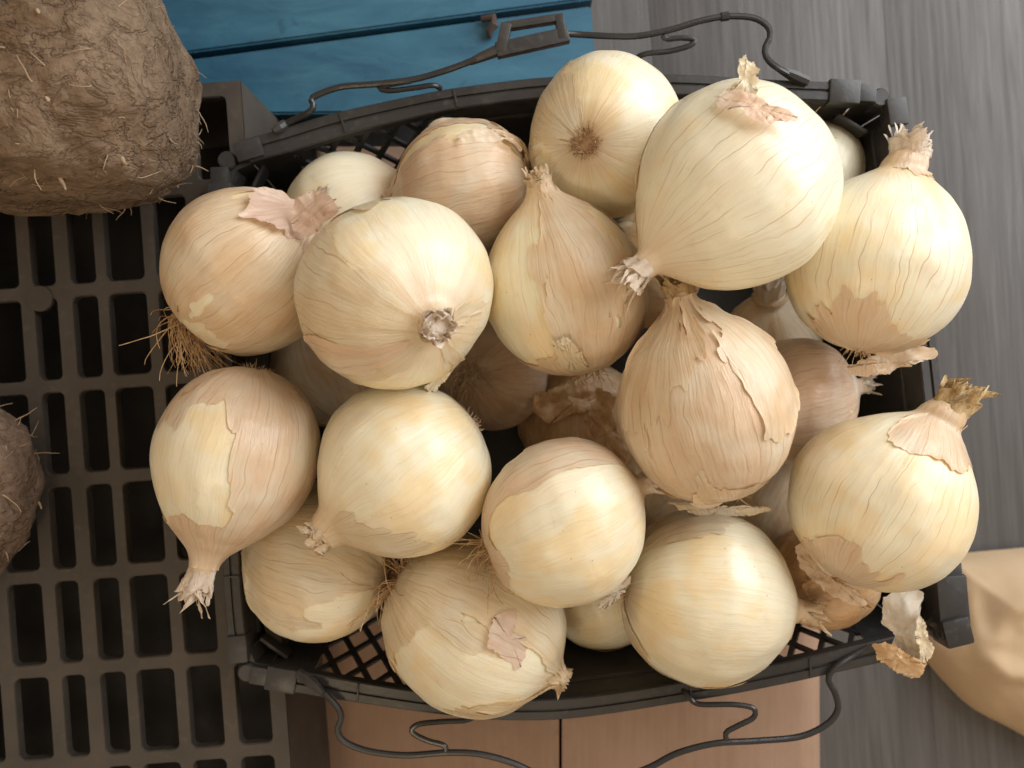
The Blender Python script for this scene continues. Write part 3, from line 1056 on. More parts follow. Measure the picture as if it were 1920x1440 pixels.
class Onion:
    def __init__(self, key, label, cx, cy, r, z, ang, tilt, tear=0.3, elong=1.0, spin=0.0, seed=1, tone=0.0, vein=0.4, warm=0.1, green=0.4, neck_r=0.12, squash=0.034):
        self.seed = seed
        # a ball seen off-axis looks larger and shifted outwards: solve for the real centre and radius
        dx, dy, d = cx - 960.0, 720.0 - cy, CAMZ - z
        m = math.hypot(dx, dy) + 1e-6
        rho, R = m * d / F, r * d / F
        for _ in range(30):
            th = math.atan2(rho, d)
            al = math.asin(R / math.hypot(rho, d))
            mid = F * (math.tan(th + al) + math.tan(th - al)) / 2
            a_ = F * (math.tan(th + al) - math.tan(th - al)) / 2
            b_ = F * math.sin(al) / math.sqrt(math.cos(th) ** 2 - math.sin(al) ** 2)
            rho *= m / mid
            R *= r / math.sqrt(a_ * b_)
        self.R = R
        self.c = np.array((dx / m * rho, dy / m * rho, z))
        a, t = math.radians(ang), math.radians(tilt)
        Z = Vector((math.cos(a) * math.cos(t), math.sin(a) * math.cos(t), math.sin(t)))
        up = Vector((0, 0, 1)) if abs(Z.z) < 0.97 else Vector((0, 1, 0))
        X = (up - Z * up.dot(Z)).normalized()
        Y = Z.cross(X)
        rot = Matrix((X, Y, Z)).transposed().to_4x4()
        self.M = Matrix.Translation(self.c) @ rot @ Matrix.Scale(self.R, 4)
        self.root = empty('onion')
        self.root.empty_display_size = 0.5
        tag(self.root, label, 'onion', 'onions piled in the basket')
        self.root.matrix_world = self.M
        self.prof = profile(tear, elong, neck_r)
        self.top = self.prof[-1][1]
        self.neck_r = neck_r
        self.elong = elong
        self.squash = squash
        self.params = dict(tone=tone, vein=vein, warm=warm, green=green)
        rng = np.random.default_rng(seed * 13 + 5)
        self.rng = rng
        self.ph = rng.uniform(0, 6.28, 8)
        self.bend = rng.uniform(-0.10, 0.10, 2)
        self.bulb()

    def surf(self, u, v):
        """u azimuth (0 faces the camera), v 0..1 root to neck"""
        t = v * (len(self.prof) - 1)
        r = np.interp(t, np.arange(len(self.prof)), self.prof[:, 0])
        z = np.interp(t, np.arange(len(self.prof)), self.prof[:, 1])
        ph, q = self.ph, self.squash
        k = 1 + q * np.sin(2 * u + ph[0]) + 0.45 * q * np.sin(3 * u + ph[1] + z) + 0.006 * np.sin(7 * u + ph[2]) * np.sin(2 * z + ph[3]) + 0.0035 * np.sin(15 * u + ph[4] + 0.6 * z)
        rr = r * k
        b = np.clip((z - 0.2), 0, None) ** 2
        x = rr * np.cos(u) + self.bend[0] * b
        y = rr * np.sin(u) + self.bend[1] * b
        zz = z + 0.018 * np.sin(u + ph[5]) * r
        p = np.stack([x, y, zz], -1)
        d = fbm(p * 1.6 + self.seed * 3.7, self.seed, 3) * 0.030
        p = p * (1 + d[..., None] * np.clip(r * 2, 0, 1)[..., None])
        return p

    def grid(self, nu, nv, uoff=0.0):
        u = np.linspace(0, 2 * math.pi, nu + 1) + uoff
        v = np.linspace(0, 1, nv + 1)
        U, V = np.meshgrid(u, v, indexing='ij')
        p = self.surf(U, V)
        pw = np.concatenate([p[-2:-1], p, p[1:2]])
        du = pw[2:] - pw[:-2]
        dv = np.gradient(p, axis=1)
        nn = np.cross(du, dv)
        ln = np.linalg.norm(nn, axis=-1)
        bad = ln < 1e-9
        nn[bad] = (0, 0, -1)
        nn /= np.linalg.norm(nn, axis=-1)[..., None]
        return U, V, p, nn

    def bulb(self):
        nu, nv = 112, 78
        u = np.linspace(0, 2 * math.pi, nu, endpoint=False)
        v = np.linspace(0, 1, nv + 1)[1:]
        U, V = np.meshgrid(u, v, indexing='ij')
        p = self.surf(U, V)
        verts = np.vstack([p.reshape(-1, 3), [[0, 0, self.prof[0][1]]]])
        f = []
        for i in range(nu):
            i2 = (i + 1) % nu
            for j in range(nv - 1):
                f.append((i * nv + j, i2 * nv + j, i2 * nv + j + 1, i * nv + j + 1))
            f.append((nu * nv, i2 * nv, i * nv))
        m = mat_onion('onion_flesh_%d' % self.seed, self.seed, elong=self.elong, neckz=self.top, **self.params)
        self.bulb_o = mesh_obj('bulb', verts, f, m, self.root)

    def skin(self, bias, patches=(), lift=0.03, ragged=0.22, mat=None, freq=(2.2, 1.2), seed=None, off=0.006, vr=(0.02, 0.985), crumple=0.004, name='outer_skin', nu=176, nv=120):
        """a torn papery shell over the bulb; patches are (u, v, su, sv, amount)"""
        sd = self.seed * 7 + (seed or 1)
        U, V, p, nn = self.grid(nu, nv)
        cyl = np.stack([np.cos(U) * freq[0], np.sin(U) * freq[0], V * freq[1] * 3], -1)
        Fv = bias + 0.55 * fbm(cyl + sd * 1.3, sd, 3) + ragged * fbm(np.stack([np.cos(U) * 7, np.sin(U) * 7, V * 9], -1) + sd, sd + 9, 4, 0.6)
        for (u0, v0, su, sv, amt) in patches:
            du = np.arctan2(np.sin(U - u0), np.cos(U - u0))
            q = (du / su) ** 2 + ((V - v0) / sv) ** 2
            Fv = Fv + amt * np.exp(-q ** 1.6)
        edge = np.minimum(V - vr[0], vr[1] - V) * 12
        Fv = np.minimum(Fv, edge)
        Fv[-1] = Fv[0]
        lf = np.clip(fbm(np.stack([np.cos(U) * 2.5, np.sin(U) * 2.5, V * 5], -1) + sd * 2, sd + 4, 2) * 1.6 + 0.35, 0.0, 1.0)
        cr = fbm(np.stack([np.cos(U) * 5, np.sin(U) * 5, V * 8], -1) + sd * 3, sd + 6, 3)

        def pos(p_, n_, f_, lf_, cr_):
            d_ = off + lift * lf_ * np.exp(-np.clip(f_, 0, None) / 0.11) + crumple * np.abs(cr_)
            return p_ + n_ * d_[..., None]
        VV = pos(p, nn, Fv, lf, cr)
        idx = np.arange((nu + 1) * (nv + 1)).reshape(nu + 1, nv + 1).copy()
        idx[-1] = idx[0]
        a, b, c, d_ = idx[:-1, :-1], idx[1:, :-1], idx[1:, 1:], idx[:-1, 1:]
        tris = np.concatenate([np.stack([a, b, c], -1).reshape(-1, 3), np.stack([a, c, d_], -1).reshape(-1, 3)])
        ff, pf, nf, lff, crf = Fv.reshape(-1), p.reshape(-1, 3), nn.reshape(-1, 3), lf.reshape(-1), cr.reshape(-1)
        allv = list(VV.reshape(-1, 3))
        cnt = (ff[tris] > 0).sum(1)
        faces = [tuple(t) for t in tris[cnt == 3].tolist()]
        cut = {}

        def edgev(i, j):
            k = (i, j) if i < j else (j, i)
            if k not in cut:
                i, j = k
                w = ff[i] / (ff[i] - ff[j])
                pp = pf[i] * (1 - w) + pf[j] * w
                n2 = nf[i] * (1 - w) + nf[j] * w
                q = pos(pp[None], n2[None], np.zeros(1), np.array([lff[i] * (1 - w) + lff[j] * w]), np.array([crf[i] * (1 - w) + crf[j] * w]))[0]
                cut[k] = len(allv)
                allv.append(q)
            return cut[k]
        for t in tris[(cnt == 1) | (cnt == 2)].tolist():
            poly = []
            for k in range(3):
                i, j = t[k], t[(k + 1) % 3]
                if ff[i] > 0:
                    poly.append(i)
                if (ff[i] > 0) != (ff[j] > 0):
                    poly.append(edgev(i, j))
            if len(poly) >= 3 and len(set(poly)) == len(poly):
                faces.append(tuple(poly))
        if not faces:
            return None
        # every separate scrap of skin is a part of its own; crumbs are dropped
        par = list(range(len(allv)))

        def find(i):
            while par[i] != i:
                par[i] = par[par[i]]
                i = par[i]
            return i
        for f in faces:
            a0 = find(f[0])
            for i in f[1:]:
                b0 = find(i)
                if b0 != a0:
                    par[b0] = a0
        isl = {}
        for f in faces:
            isl.setdefault(find(f[0]), []).append(f)
        for fs in isl.values():
            if len(fs) < 420:
                continue
            used = sorted({i for f in fs for i in f})
            re = {o: n for n, o in enumerate(used)}
            mesh_obj(name, [allv[i] for i in used], [[re[i] for i in f] for f in fs], mat, self.root)

    def neck(self, length=0.25, flare=0.3, layers=4, frays=10, mat=None, fray_len=0.25, ragged=0.5, bend=(0, 0), twist=0.8, name='neck', step=0.24, core=0.18):
        rng = self.rng
        mat = mat or M_NECK
        bx = self.bend * max(self.top - 0.2, 0) ** 2
        mb = MB()
        nr = self.neck_r
        z0 = self.top - 0.05

        def axis(t):
            return np.array([bx[0] + bend[0] * t * t, bx[1] + bend[1] * t * t, z0 + t * (length + 0.05)])
        for k in range(layers):
            na, nt = 30, 8
            rad = nr * (1.03 - step * k)
            hh = (0.55 + 0.45 * rng.random()) if k else 0.55
            rag = rng.normal(0, 1, na)
            rag = (rag + np.roll(rag, 1) * 0.7) * 0.16 * ragged
            m, ph = int(rng.integers(4, 8)), rng.uniform(0, 6.28)
            v = []
            for j in range(nt + 1):
                for i in range(na):
                    t = j / nt * max(0.15, hh + rag[i])
                    u = 2 * math.pi * i / na + twist * t
                    w = rad * (1 + 0.20 * math.sin(m * u + ph) * (0.3 + t) + flare * t * t + 0.05 * rng.normal() * (j / nt))
                    q = axis(t)
                    v.append((q[0] + w * math.cos(u), q[1] + w * math.sin(u), q[2] + 0.01 * rng.normal() * (j / nt)))
            f = []
            for j in range(nt):
                for i in range(na):
                    i2 = (i + 1) % na
                    f.append((j * na + i, j * na + i2, (j + 1) * na + i2, (j + 1) * na + i))
            mb.add(v, f)
        q = axis(core)                          # dry core inside the neck
        ring = [(q[0] + nr * 0.98 * math.cos(i * 0.3142), q[1] + nr * 0.98 * math.sin(i * 0.3142), q[2]) for i in range(20)]
        mb.add(ring + [(q[0], q[1], q[2] + 0.03)], [(i, (i + 1) % 20, 20) for i in range(20)])
        for k in range(frays):
            u = rng.uniform(0, 6.28)
            ln = fray_len * rng.uniform(0.4, 1.1)
            w = nr * rng.uniform(0.15, 0.5)
            t0 = rng.uniform(0.25, 0.6)
            base = axis(t0) + np.array([math.cos(u), math.sin(u), 0]) * nr * rng.uniform(0.5, 1.0)
            out = rng.uniform(-0.1, 0.9) * (flare + 0.25)
            curl = rng.uniform(-0.6, 0.9)
            side = np.array([-math.sin(u), math.cos(u), 0])
            n = 7
            v = []
            for j in range(n + 1):
                t = j / n
                q = base + np.array([math.cos(u), math.sin(u), 0]) * ln * (out * t + curl * 0.4 * t * t) + np.array([0, 0, ln * t]) + side * 0.15 * ln * math.sin(3 * t + u * 5)
                wid = w * (1 - 0.75 * t) * (0.8 + 0.4 * rng.random())
                tw = twist * 2 * t * rng.uniform(0.5, 1.0)
                sv = side * math.cos(tw) + np.array([math.cos(u), math.sin(u), 0.2]) * math.sin(tw)
                v += [q - sv * wid, q + np.array([math.cos(u), math.sin(u), 0]) * wid * 0.35, q + sv * wid]
            f = []
            for j in range(n):
                a = j * 3
                f += [(a, a + 1, a + 4, a + 3), (a + 1, a + 2, a + 5, a + 4)]
            mb.add(v, f)
        return mb.build(name, mat, self.root, angle=None)

    def roots(self, n=24, length=0.3, spread=0.8, mat=None, rad=0.006, stub=30, droop=(0, 0, 0), area=0.15, name='roots'):
        rng = self.rng
        mb = MB()
        z0 = self.prof[0][1]
        droop = np.array(self.M.to_3x3().inverted() @ Vector(droop)) * self.R
        for k in range(n + stub):
            short = k >= n
            ln = length * rng.uniform(0.45, 1.15) if not short else rng.uniform(0.04, 0.11)
            u = rng.uniform(0, 6.28)
            rr = area * math.sqrt(rng.random())
            q = np.array([rr * math.cos(u), rr * math.sin(u), z0 + 0.015])
            d = np.array([math.cos(u) * spread * rng.uniform(0.2, 1.0), math.sin(u) * spread * rng.uniform(0.2, 1.0), -rng.uniform(0.35, 1.0)])
            d /= np.linalg.norm(d)
            pts = [q]
            m = 9 if not short else 4
            curl = rng.normal(0, 0.42, 3)
            for j in range(m):
                curl = curl * 0.8 + rng.normal(0, 0.16, 3)
                d = d + curl * (0.55 if not short else 0.15) + droop * 0.14
                d /= np.linalg.norm(d)
                q = q + d * ln / m
                # keep the root outside the bulb
                rq = math.hypot(q[0], q[1])
                lim = np.interp(rq, self.prof[:60, 0], self.prof[:60, 1]) - 0.012
                if q[2] > lim and rq < 0.9:
                    q[2] = lim
                pts.append(q.copy())
            r0 = rad * rng.uniform(0.6, 1.25)
            mb.tube(pts, np.linspace(r0, r0 * 0.45, len(pts)), 5, cap=False)
        o = mb.build(name, mat or M_ROOT, self.root, angle=None)
        o['kind'] = 'stuff'
        return o

    def flake(self, pts_px, z, mat, crumple=0.004, seed=1, tiltv=(0, 0), curl=0.0, name='loose_skin', res=30, hug=None):
        """a loose piece of skin: outline in photo pixels at height z, crumpled"""
        pts = np.array([P(x, y, z) for x, y in pts_px])
        cen = pts.mean(0)
        out = even(np.vstack([pts, pts[:1]]), res * 3)[:-1]
        rng = np.random.default_rng(seed)
        j1, j2 = rng.normal(0, 1, (len(out), 2)), rng.normal(0, 1, (len(out), 2))
        out[:, :2] += j1 * 0.00022 + (j2 + np.roll(j2, 1, 0) + np.roll(j2, 2, 0) + np.roll(j2, 3, 0)) * 0.00024
        rings = 9
        v = [cen]
        for k in range(1, rings + 1):
            t = k / rings
            v += list(cen + (out - cen) * t)
        v = np.array(v)
        S = 75.0
        h = fbm(v * S + seed * 5.1, seed, 4, 0.6) * crumple * 1.6 + np.abs(fbm(v * S * 0.55 + seed, seed + 3, 2)) * crumple * 2
        rel = v - cen
        v[:, 2] += h + rel[:, 0] * tiltv[0] + rel[:, 1] * tiltv[1] + curl * (rel[:, 0] ** 2 + rel[:, 1] ** 2)
        v[:, :2] += np.stack([fbm(v * S * 0.8 + 9, seed + 5, 2), fbm(v * S * 0.8 + 4, seed + 6, 2)], 1) * crumple * 0.4
        if hug is not None:
            for i in range(len(v)):
                dx, dy = v[i, 0] - self.c[0], v[i, 1] - self.c[1]
                q = self.R ** 2 * hug ** 2 - dx * dx - dy * dy
                base = self.c[2] + (math.sqrt(q) if q > 0 else -0.4 * math.sqrt(-q))
                v[i, 2] = base + max(h[i], 0) + 0.0006
        n = len(out)
        f = [(0, 1 + i, 1 + (i + 1) % n) for i in range(n)]
        for k in range(rings - 1):
            for i in range(n):
                i2 = (i + 1) % n
                a = 1 + k * n
                f.append((a + i, a + n + i, a + n + i2, a + i2))
        inv = self.M.inverted()
        vl = [inv @ Vector(q) for q in v]
        return mesh_obj(name, vl, f, mat, self.root)


SK_TAN = mat_skin('skin_tan', 3, (0.805, 0.63, 0.43), (0.775, 0.565, 0.35), (0.82, 0.71, 0.53))
SK_PEACH = mat_skin('skin_peach', 5, (0.82, 0.645, 0.465), (0.80, 0.585, 0.395), (0.83, 0.73, 0.57))
SK_CREAM = mat_skin('skin_cream', 7, (0.82, 0.69, 0.475), (0.80, 0.645, 0.42), (0.83, 0.755, 0.59))
SK_AMBER = mat_skin('skin_amber', 9, (0.73, 0.49, 0.27), (0.67, 0.41, 0.20), (0.77, 0.58, 0.37))
SK_DARK = mat_skin('skin_brown', 11, (0.70, 0.51, 0.35), (0.63, 0.43, 0.27), (0.75, 0.59, 0.44))
SK_PINK = mat_skin('skin_pink', 13, (0.85, 0.67, 0.55), (0.82, 0.59, 0.45), (0.87, 0.76, 0.66), 0.40)
SK_WHITE = mat_skin('skin_white', 15, (0.82, 0.75, 0.62), (0.76, 0.63, 0.46), (0.86, 0.82, 0.74), 0.42)
SK_LEAF = mat_skin('skin_scrap', 17, (0.78, 0.62, 0.42), (0.72, 0.50, 0.29), (0.82, 0.72, 0.55), 0.42)

# A: left, wiry roots at its lower left
o = Onion('A', 'tan onion trailing a wiry root tangle toward the slotted crate, nearest the big brown root', 458, 512, 160, 0.244, 40, 4, 0.25, 0.98, seed=1, warm=0.35, vein=0.15, green=0.2)
o.skin(0.12, [(0.5, 0.75, 0.9, 0.25, 0.5), (-0.9, 0.35, 0.7, 0.4, 0.5)], mat=SK_TAN, lift=0.02)
o.skin(-0.35, [(-0.1, 0.86, 0.9, 0.14, 0.9)], mat=SK_PINK, lift=0.09, seed=4, off=0.016, crumple=0.02)
o.neck(0.25, 0.5, 4, 8, M_NECKP)
o.roots(105, 0.75, 1.1, rad=0.0085, droop=(1.3, -2.2, -0.2), area=0.22, mat=M_ROOTM)
o.flake([(545, 385), (585, 360), (625, 372), (632, 405), (600, 430), (575, 440), (548, 420)], 0.275, SK_PINK, 0.004, 3, (0.2, 0.1))

# B: top of the heap, cut neck facing the camera
o = Onion('B', 'large pale onion whose round cut neck points straight up, resting over the wiry-rooted tan onion', 738, 547, 182, 0.274, -41, 50, 0.05, 1.0, seed=2, warm=0.15, vein=0.35, green=0.55, neck_r=0.165)
o.skin(-0.12, [(0.9, 0.62, 0.8, 0.35, 0.75), (-0.6, 0.2, 0.6, 0.2, 0.3)], mat=SK_CREAM, lift=0.02)
o.skin(-0.42, [(1.25, 0.70, 0.35, 0.25, 0.8)], mat=SK_PEACH, lift=0.02, seed=3, off=0.011)
o.neck(0.085, 0.05, 6, 3, M_NECKP, 0.05, 0.22, step=0.15, core=0.5)
o.flake([(815, 690), (850, 672), (845, 700), (822, 728), (800, 735)], 0.262, SK_CREAM, 0.002, 5, (-0.4, 0.6))

# C: left, neck hanging down over the grid
o = Onion('C', 'oval onion hanging over the slotted crate with a white frayed neck pointing down', 440, 848, 157, 0.25, -103, 4, 0.75, 1.10, seed=3, warm=0.2, vein=0.35, green=0.6, neck_r=0.155)
o.skin(-0.16, [(-1.2, 0.5, 0.75, 0.6, 0.85), (0.2, 0.88, 1.6, 0.12, 0.9), (0.3, 0.16, 0.9, 0.2, 0.6)], mat=SK_PEACH, lift=0.02, ragged=0.16)
o.skin(-0.45, [(0.55, 0.18, 0.3, 0.2, 0.75)], mat=SK_AMBER, lift=0.01, seed=5, off=0.004)
o.neck(0.42, 0.55, 4, 16, M_NECKP, 0.35, 0.8, bend=(0.0, 0.05), twist=1.6)
o.roots(6, 0.15, 0.8, mat=M_ROOTP)

# D
o = Onion('D', 'smooth cream onion with a blunt crumbly neck, touching the one with the upturned cut neck', 762, 878, 162, 0.25, -144, 14, 0.45, 1.0, seed=4, warm=0.12, vein=0.25, green=0.45, neck_r=0.185)
o.skin(-0.32, [(-0.8, 0.85, 0.9, 0.2, 0.6), (2.2, 0.4, 0.8, 0.5, 0.6)], mat=SK_CREAM, lift=0.012)
o.neck(0.13, 0.3, 5, 16, M_NECK, 0.10, 0.8, step=0.18)
o.roots(10, 0.12, 0.8, mat=M_ROOTP)

# E
o = Onion('E', 'round shiny cream onion with short dark roots on one side, touching the peach-skinned onion', 1053, 983, 160, 0.26, 22, -8, 0.05, 1.0, seed=5, warm=0.1, vein=0.18, green=0.55)
o.skin(-0.34, [(-1.1, 0.5, 0.5, 0.4, 0.75), (0.3, 0.08, 1.5, 0.09, 0.8)], mat=SK_PEACH, lift=0.015)
o.neck(0.12, 0.3, 3, 6, M_NECKP)
o.roots(30, 0.60, 0.95, rad=0.007, stub=60, area=0.17, droop=(0.2, -0.8, -0.6))
o.flake([(1120, 1138), (1165, 1080), (1183, 1082), (1178, 1100), (1135, 1142)], 0.248, SK_WHITE, 0.0015, 6, (-0.3, 0.3))

# F
o = Onion('F', 'big peach-skinned onion with torn papery skin split below its brown neck', 1330, 770, 172, 0.262, 106, 10, 0.55, 1.06, seed=6, warm=0.45, vein=0.45, green=0.2, neck_r=0.15)
o.skin(0.25, [(0.0, 0.5, 1.2, 0.5, 0.2)], mat=SK_PEACH, lift=0.025, seed=2)
o.skin(-0.18, [(0.75, 0.72, 0.55, 0.3, 0.75), (-0.9, 0.75, 0.5, 0.25, 0.6), (0.2, 0.14, 0.9, 0.10, 0.6)], mat=SK_TAN, lift=0.05, seed=5, off=0.016, crumple=0.010)
o.neck(0.22, 0.45, 4, 10, M_NECKD, 0.18, 0.7)
o.roots(14, 0.30, 0.9, mat=M_ROOTP, rad=0.007)
o.flake([(1250, 940), (1320, 950), (1432, 948), (1436, 960), (1380, 968), (1290, 962)], 0.235, SK_CREAM, 0.0012, 8)

# G
o = Onion('G', 'largest onion, greenish cream with thin brown veins and a pink skin scrap on its back', 1388, 342, 190, 0.283, -142, 6, 0.58, 1.05, seed=7, warm=0.05, vein=0.85, green=0.85, neck_r=0.13)
o.skin(-0.42, [(2.3, 0.5, 0.6, 0.5, 0.5), (-1.35, 0.55, 0.22, 0.16, 0.55), (1.75, 0.45, 0.2, 0.35, 0.6)], mat=SK_TAN, lift=0.03)
o.neck(0.24, 0.7, 4, 18, M_NECKP, 0.32, 1.0)
o.roots(8, 0.25, 0.8, mat=M_ROOTP)
o.flake([(1352, 160), (1385, 155), (1420, 168), (1448, 190), (1490, 205), (1494, 232), (1462, 226), (1420, 228), (1392, 205), (1362, 195)], 0.331, SK_PINK, 0.0035, 9, hug=1.02)
o.flake([(1362, 172), (1382, 150), (1380, 132), (1396, 108), (1404, 120), (1418, 132), (1422, 158), (1412, 182), (1380, 190)], 0.318, SK_CREAM, 0.0035, 12, (0.1, 0.15))

# H
o = Onion('H', 'veined teardrop onion with a bushy white neck, beside the largest onion on the basket rim', 1645, 500, 175, 0.250, 79, 3, 0.60, 1.0, seed=8, warm=0.2, vein=0.85, green=0.55, neck_r=0.20)
o.skin(-0.28, [(0.2, 0.14, 1.3, 0.10, 0.95), (0.6, 0.95, 2.0, 0.08, 0.4)], mat=SK_PEACH, lift=0.035)
o.neck(0.24, 0.5, 5, 16, M_NECKP, 0.24, 1.0, step=0.19)
o.roots(9, 0.55, 0.9, mat=M_ROOTP, rad=0.0055, droop=(0, -1, -1))
o.flake([(1585, 690), (1640, 668), (1700, 652), (1742, 655), (1755, 668), (1700, 688), (1640, 705), (1592, 704)], 0.232, SK_PEACH, 0.002, 14, (0, 0.25))

# I
o = Onion('I', 'yellow teardrop onion with a straw neck and a curled strip of skin hanging below', 1655, 950, 169, 0.252, 63, 5, 0.72, 1.02, seed=9, warm=0.12, vein=0.75, green=0.3, neck_r=0.20)
o.skin(-0.30, [(-0.5, 0.15, 0.8, 0.16, 0.9), (-0.1, 0.86, 1.2, 0.14, 0.75)], mat=SK_PEACH, lift=0.03)
o.neck(0.30, 0.35, 5, 20, M_NECKD, 0.24, 1.0, bend=(0, 0.14), step=0.19)
o.roots(8, 0.2, 0.8, mat=M_ROOTP)
o.flake([(1646, 1108), (1712, 1098), (1722, 1160), (1728, 1205), (1738, 1245), (1712, 1268), (1690, 1252), (1676, 1215), (1680, 1188), (1652, 1168)], 0.222, SK_WHITE, 0.0035, 15, (0.1, 0.3), name='loose_skin')
o.flake([(1634, 1208), (1655, 1202), (1692, 1222), (1730, 1240), (1716, 1272), (1684, 1262), (1648, 1238)], 0.219, SK_AMBER, 0.004, 16, (0.2, 0.2))
o.flake([(1712, 1150), (1732, 1170), (1742, 1195), (1756, 1222), (1735, 1250), (1722, 1215), (1710, 1180)], 0.224, SK_CREAM, 0.003, 17, (-0.3, 0.2))
o.flake([(1488, 1022), (1505, 1018), (1520, 1045), (1560, 1085), (1600, 1108), (1628, 1130), (1600, 1135), (1545, 1108), (1505, 1070)], 0.228, SK_PEACH, 0.003, 18, (0.2, 0.3))

# J
o = Onion('J', 'glossy round onion against the lattice, directly below the peach-skinned onion', 1322, 1122, 168, 0.225, -8, -4, 0.22, 0.99, seed=10, warm=0.1, vein=0.22, green=0.6, neck_r=0.13)
o.skin(-0.38, [(1.5, 0.4, 0.5, 0.5, 0.5), (-1.4, 0.25, 0.5, 0.3, 0.6)], mat=SK_CREAM, lift=0.018)
o.neck(0.22, 0.6, 4, 10, M_NECK, 0.22, 0.9)
o.roots(10, 0.30, 0.8, mat=M_ROOTP)

# K
o = Onion('K', 'pale onion bulging over the front rim with a small pinkish torn patch', 885, 1172, 165, 0.222, -31, -3, 0.15, 1.08, seed=11, warm=0.15, vein=0.15, green=0.6)
o.skin(-0.10, [(-0.1, 0.12, 1.4, 0.16, 0.7), (-1.2, 0.5, 0.7, 0.5, 0.6)], mat=SK_CREAM, lift=0.02)
o.neck(0.06, 0.5, 3, 8, M_NECK, 0.09, 0.9)
o.roots(60, 0.75, 1.0, rad=0.0075, stub=60, area=0.2, droop=(0.6, -0.8, 0.6), mat=M_ROOTM)
o.flake([(918, 1180), (935, 1152), (962, 1146), (970, 1165), (958, 1182), (975, 1200), (988, 1205), (988, 1228), (972, 1262), (955, 1240), (930, 1222), (914, 1210)], 0.268, SK_PINK, 0.0015, 19, hug=1.015)

# L
o = Onion('L', 'round pale onion by the bench with its brown root disc facing up', 1137, 256, 152, 0.224, 41, -62, 0.1, 1.0, seed=12, warm=0.2, vein=0.3, green=0.5)
o.skin(-0.3, [(-1.8, 0.3, 0.7, 0.4, 0.6)], mat=SK_CREAM, lift=0.012)
o.neck(0.15, 0.3, 3, 5)
o.roots(12, 0.16, 1.0, rad=0.008, stub=110, area=0.16)

# M
o = Onion('M', 'long tan onion in the centre with orange scuffs near its base and a short neck', 1062, 548, 150, 0.24, 107, 10, 0.55, 1.10, seed=13, warm=0.3, vein=0.35, green=0.35, neck_r=0.15)
o.skin(-0.12, [(-0.1, 0.16, 1.4, 0.14, 0.85), (0.6, 0.75, 0.5, 0.3, 0.4)], mat=SK_TAN, lift=0.02)
o.skin(-0.46, [(-0.35, 0.34, 0.35, 0.05, 0.7), (-0.1, 0.25, 0.35, 0.05, 0.6)], mat=SK_AMBER, lift=0.01, seed=4, off=0.012, ragged=0.4)
o.neck(0.14, 0.4, 4, 8, M_NECK, 0.14)
o.roots(26, 0.30, 1.0, stub=40, rad=0.0065)
o.flake([(1035, 640), (1065, 632), (1085, 650), (1110, 690), (1085, 695), (1050, 680)], 0.281, SK_CREAM, 0.0012, 21, hug=1.03)

# N
o = Onion('N', 'tan onion with a lifted fold of skin, beside the one with the upturned root disc', 872, 352, 132, 0.211, 190, 0, 0.3, 1.0, seed=14, warm=0.6, vein=0.3, green=0.1)
o.skin(0.1, [(-0.8, 0.5, 0.9, 0.7, 0.6)], mat=SK_PEACH, lift=0.10, off=0.012, seed=3)
o.neck(0.15, 0.4, 3, 6)
o.roots(6, 0.15)

# O
o = Onion('O', 'small pale onion low by the lattice, half hidden behind the wiry-rooted tan onion', 655, 415, 125, 0.184, 30, 20, 0.3, 1.0, seed=15, warm=0.05, vein=0.1, green=0.9)
o.skin(-0.35, [(1.5, 0.5, 0.6, 0.6, 0.7)], mat=SK_TAN, lift=0.03)
o.neck(0.15, 0.4, 3, 6)

# P
o = Onion('P', 'onion low in the basket corner under the blunt-necked cream onion, with an orange tear', 600, 1055, 145, 0.20, 168, -6, 0.2, 1.0, seed=16, warm=0.2, vein=0.3, green=0.4)
o.skin(-0.1, [(0.3, 0.62, 0.9, 0.25, 0.5), (1.2, 0.5, 0.6, 0.6, 0.5)], mat=SK_CREAM, lift=0.03)
o.skin(-0.5, [(0.9, 0.72, 0.16, 0.06, 0.85)], mat=SK_AMBER, lift=0.01, seed=4, off=0.028, ragged=0.35)
o.neck(0.15, 0.4, 3, 6)
o.roots(60, 0.50, 1.0, stub=50, rad=0.008, mat=M_ROOTM, droop=(-0.5, 0, 0.6))

# Q
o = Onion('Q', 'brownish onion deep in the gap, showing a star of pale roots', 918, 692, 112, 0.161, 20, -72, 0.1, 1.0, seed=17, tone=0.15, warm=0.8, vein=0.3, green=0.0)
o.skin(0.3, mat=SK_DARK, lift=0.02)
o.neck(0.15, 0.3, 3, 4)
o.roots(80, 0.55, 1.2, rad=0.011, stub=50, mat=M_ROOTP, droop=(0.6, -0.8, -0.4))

# R
o = Onion('R', 'amber onion deep in the middle, wrapped in crumpled loose skin', 1090, 790, 116, 0.134, 100, 35, 0.2, 1.0, seed=18, warm=0.9, vein=0.3, green=0.0)
o.skin(0.35, mat=SK_AMBER, lift=0.05, crumple=0.03)
o.neck(0.2, 0.5, 4, 8, M_NECKD)
o.flake([(1005, 735), (1060, 722), (1120, 728), (1150, 745), (1140, 780), (1085, 775), (1030, 790), (1000, 770)], 0.178, SK_AMBER, 0.006, 23)
o.flake([(1095, 770), (1140, 765), (1160, 800), (1178, 860), (1160, 862), (1125, 835), (1100, 800)], 0.182, SK_AMBER, 0.005, 24, (0.2, 0.2))

# S
o = Onion('S', 'shiny pinkish onion lying low between the two teardrop onions', 1490, 752, 118, 0.182, 12, 0, 0.25, 1.0, seed=19, warm=0.7, vein=0.2, green=0.0)
o.skin(0.35, mat=mat_skin('skin_shiny', 21, (0.80, 0.61, 0.46), (0.76, 0.54, 0.37), (0.82, 0.68, 0.54), 0.15, 0.20), lift=0.02)
o.neck(0.15, 0.4, 3, 6, M_NECKP)

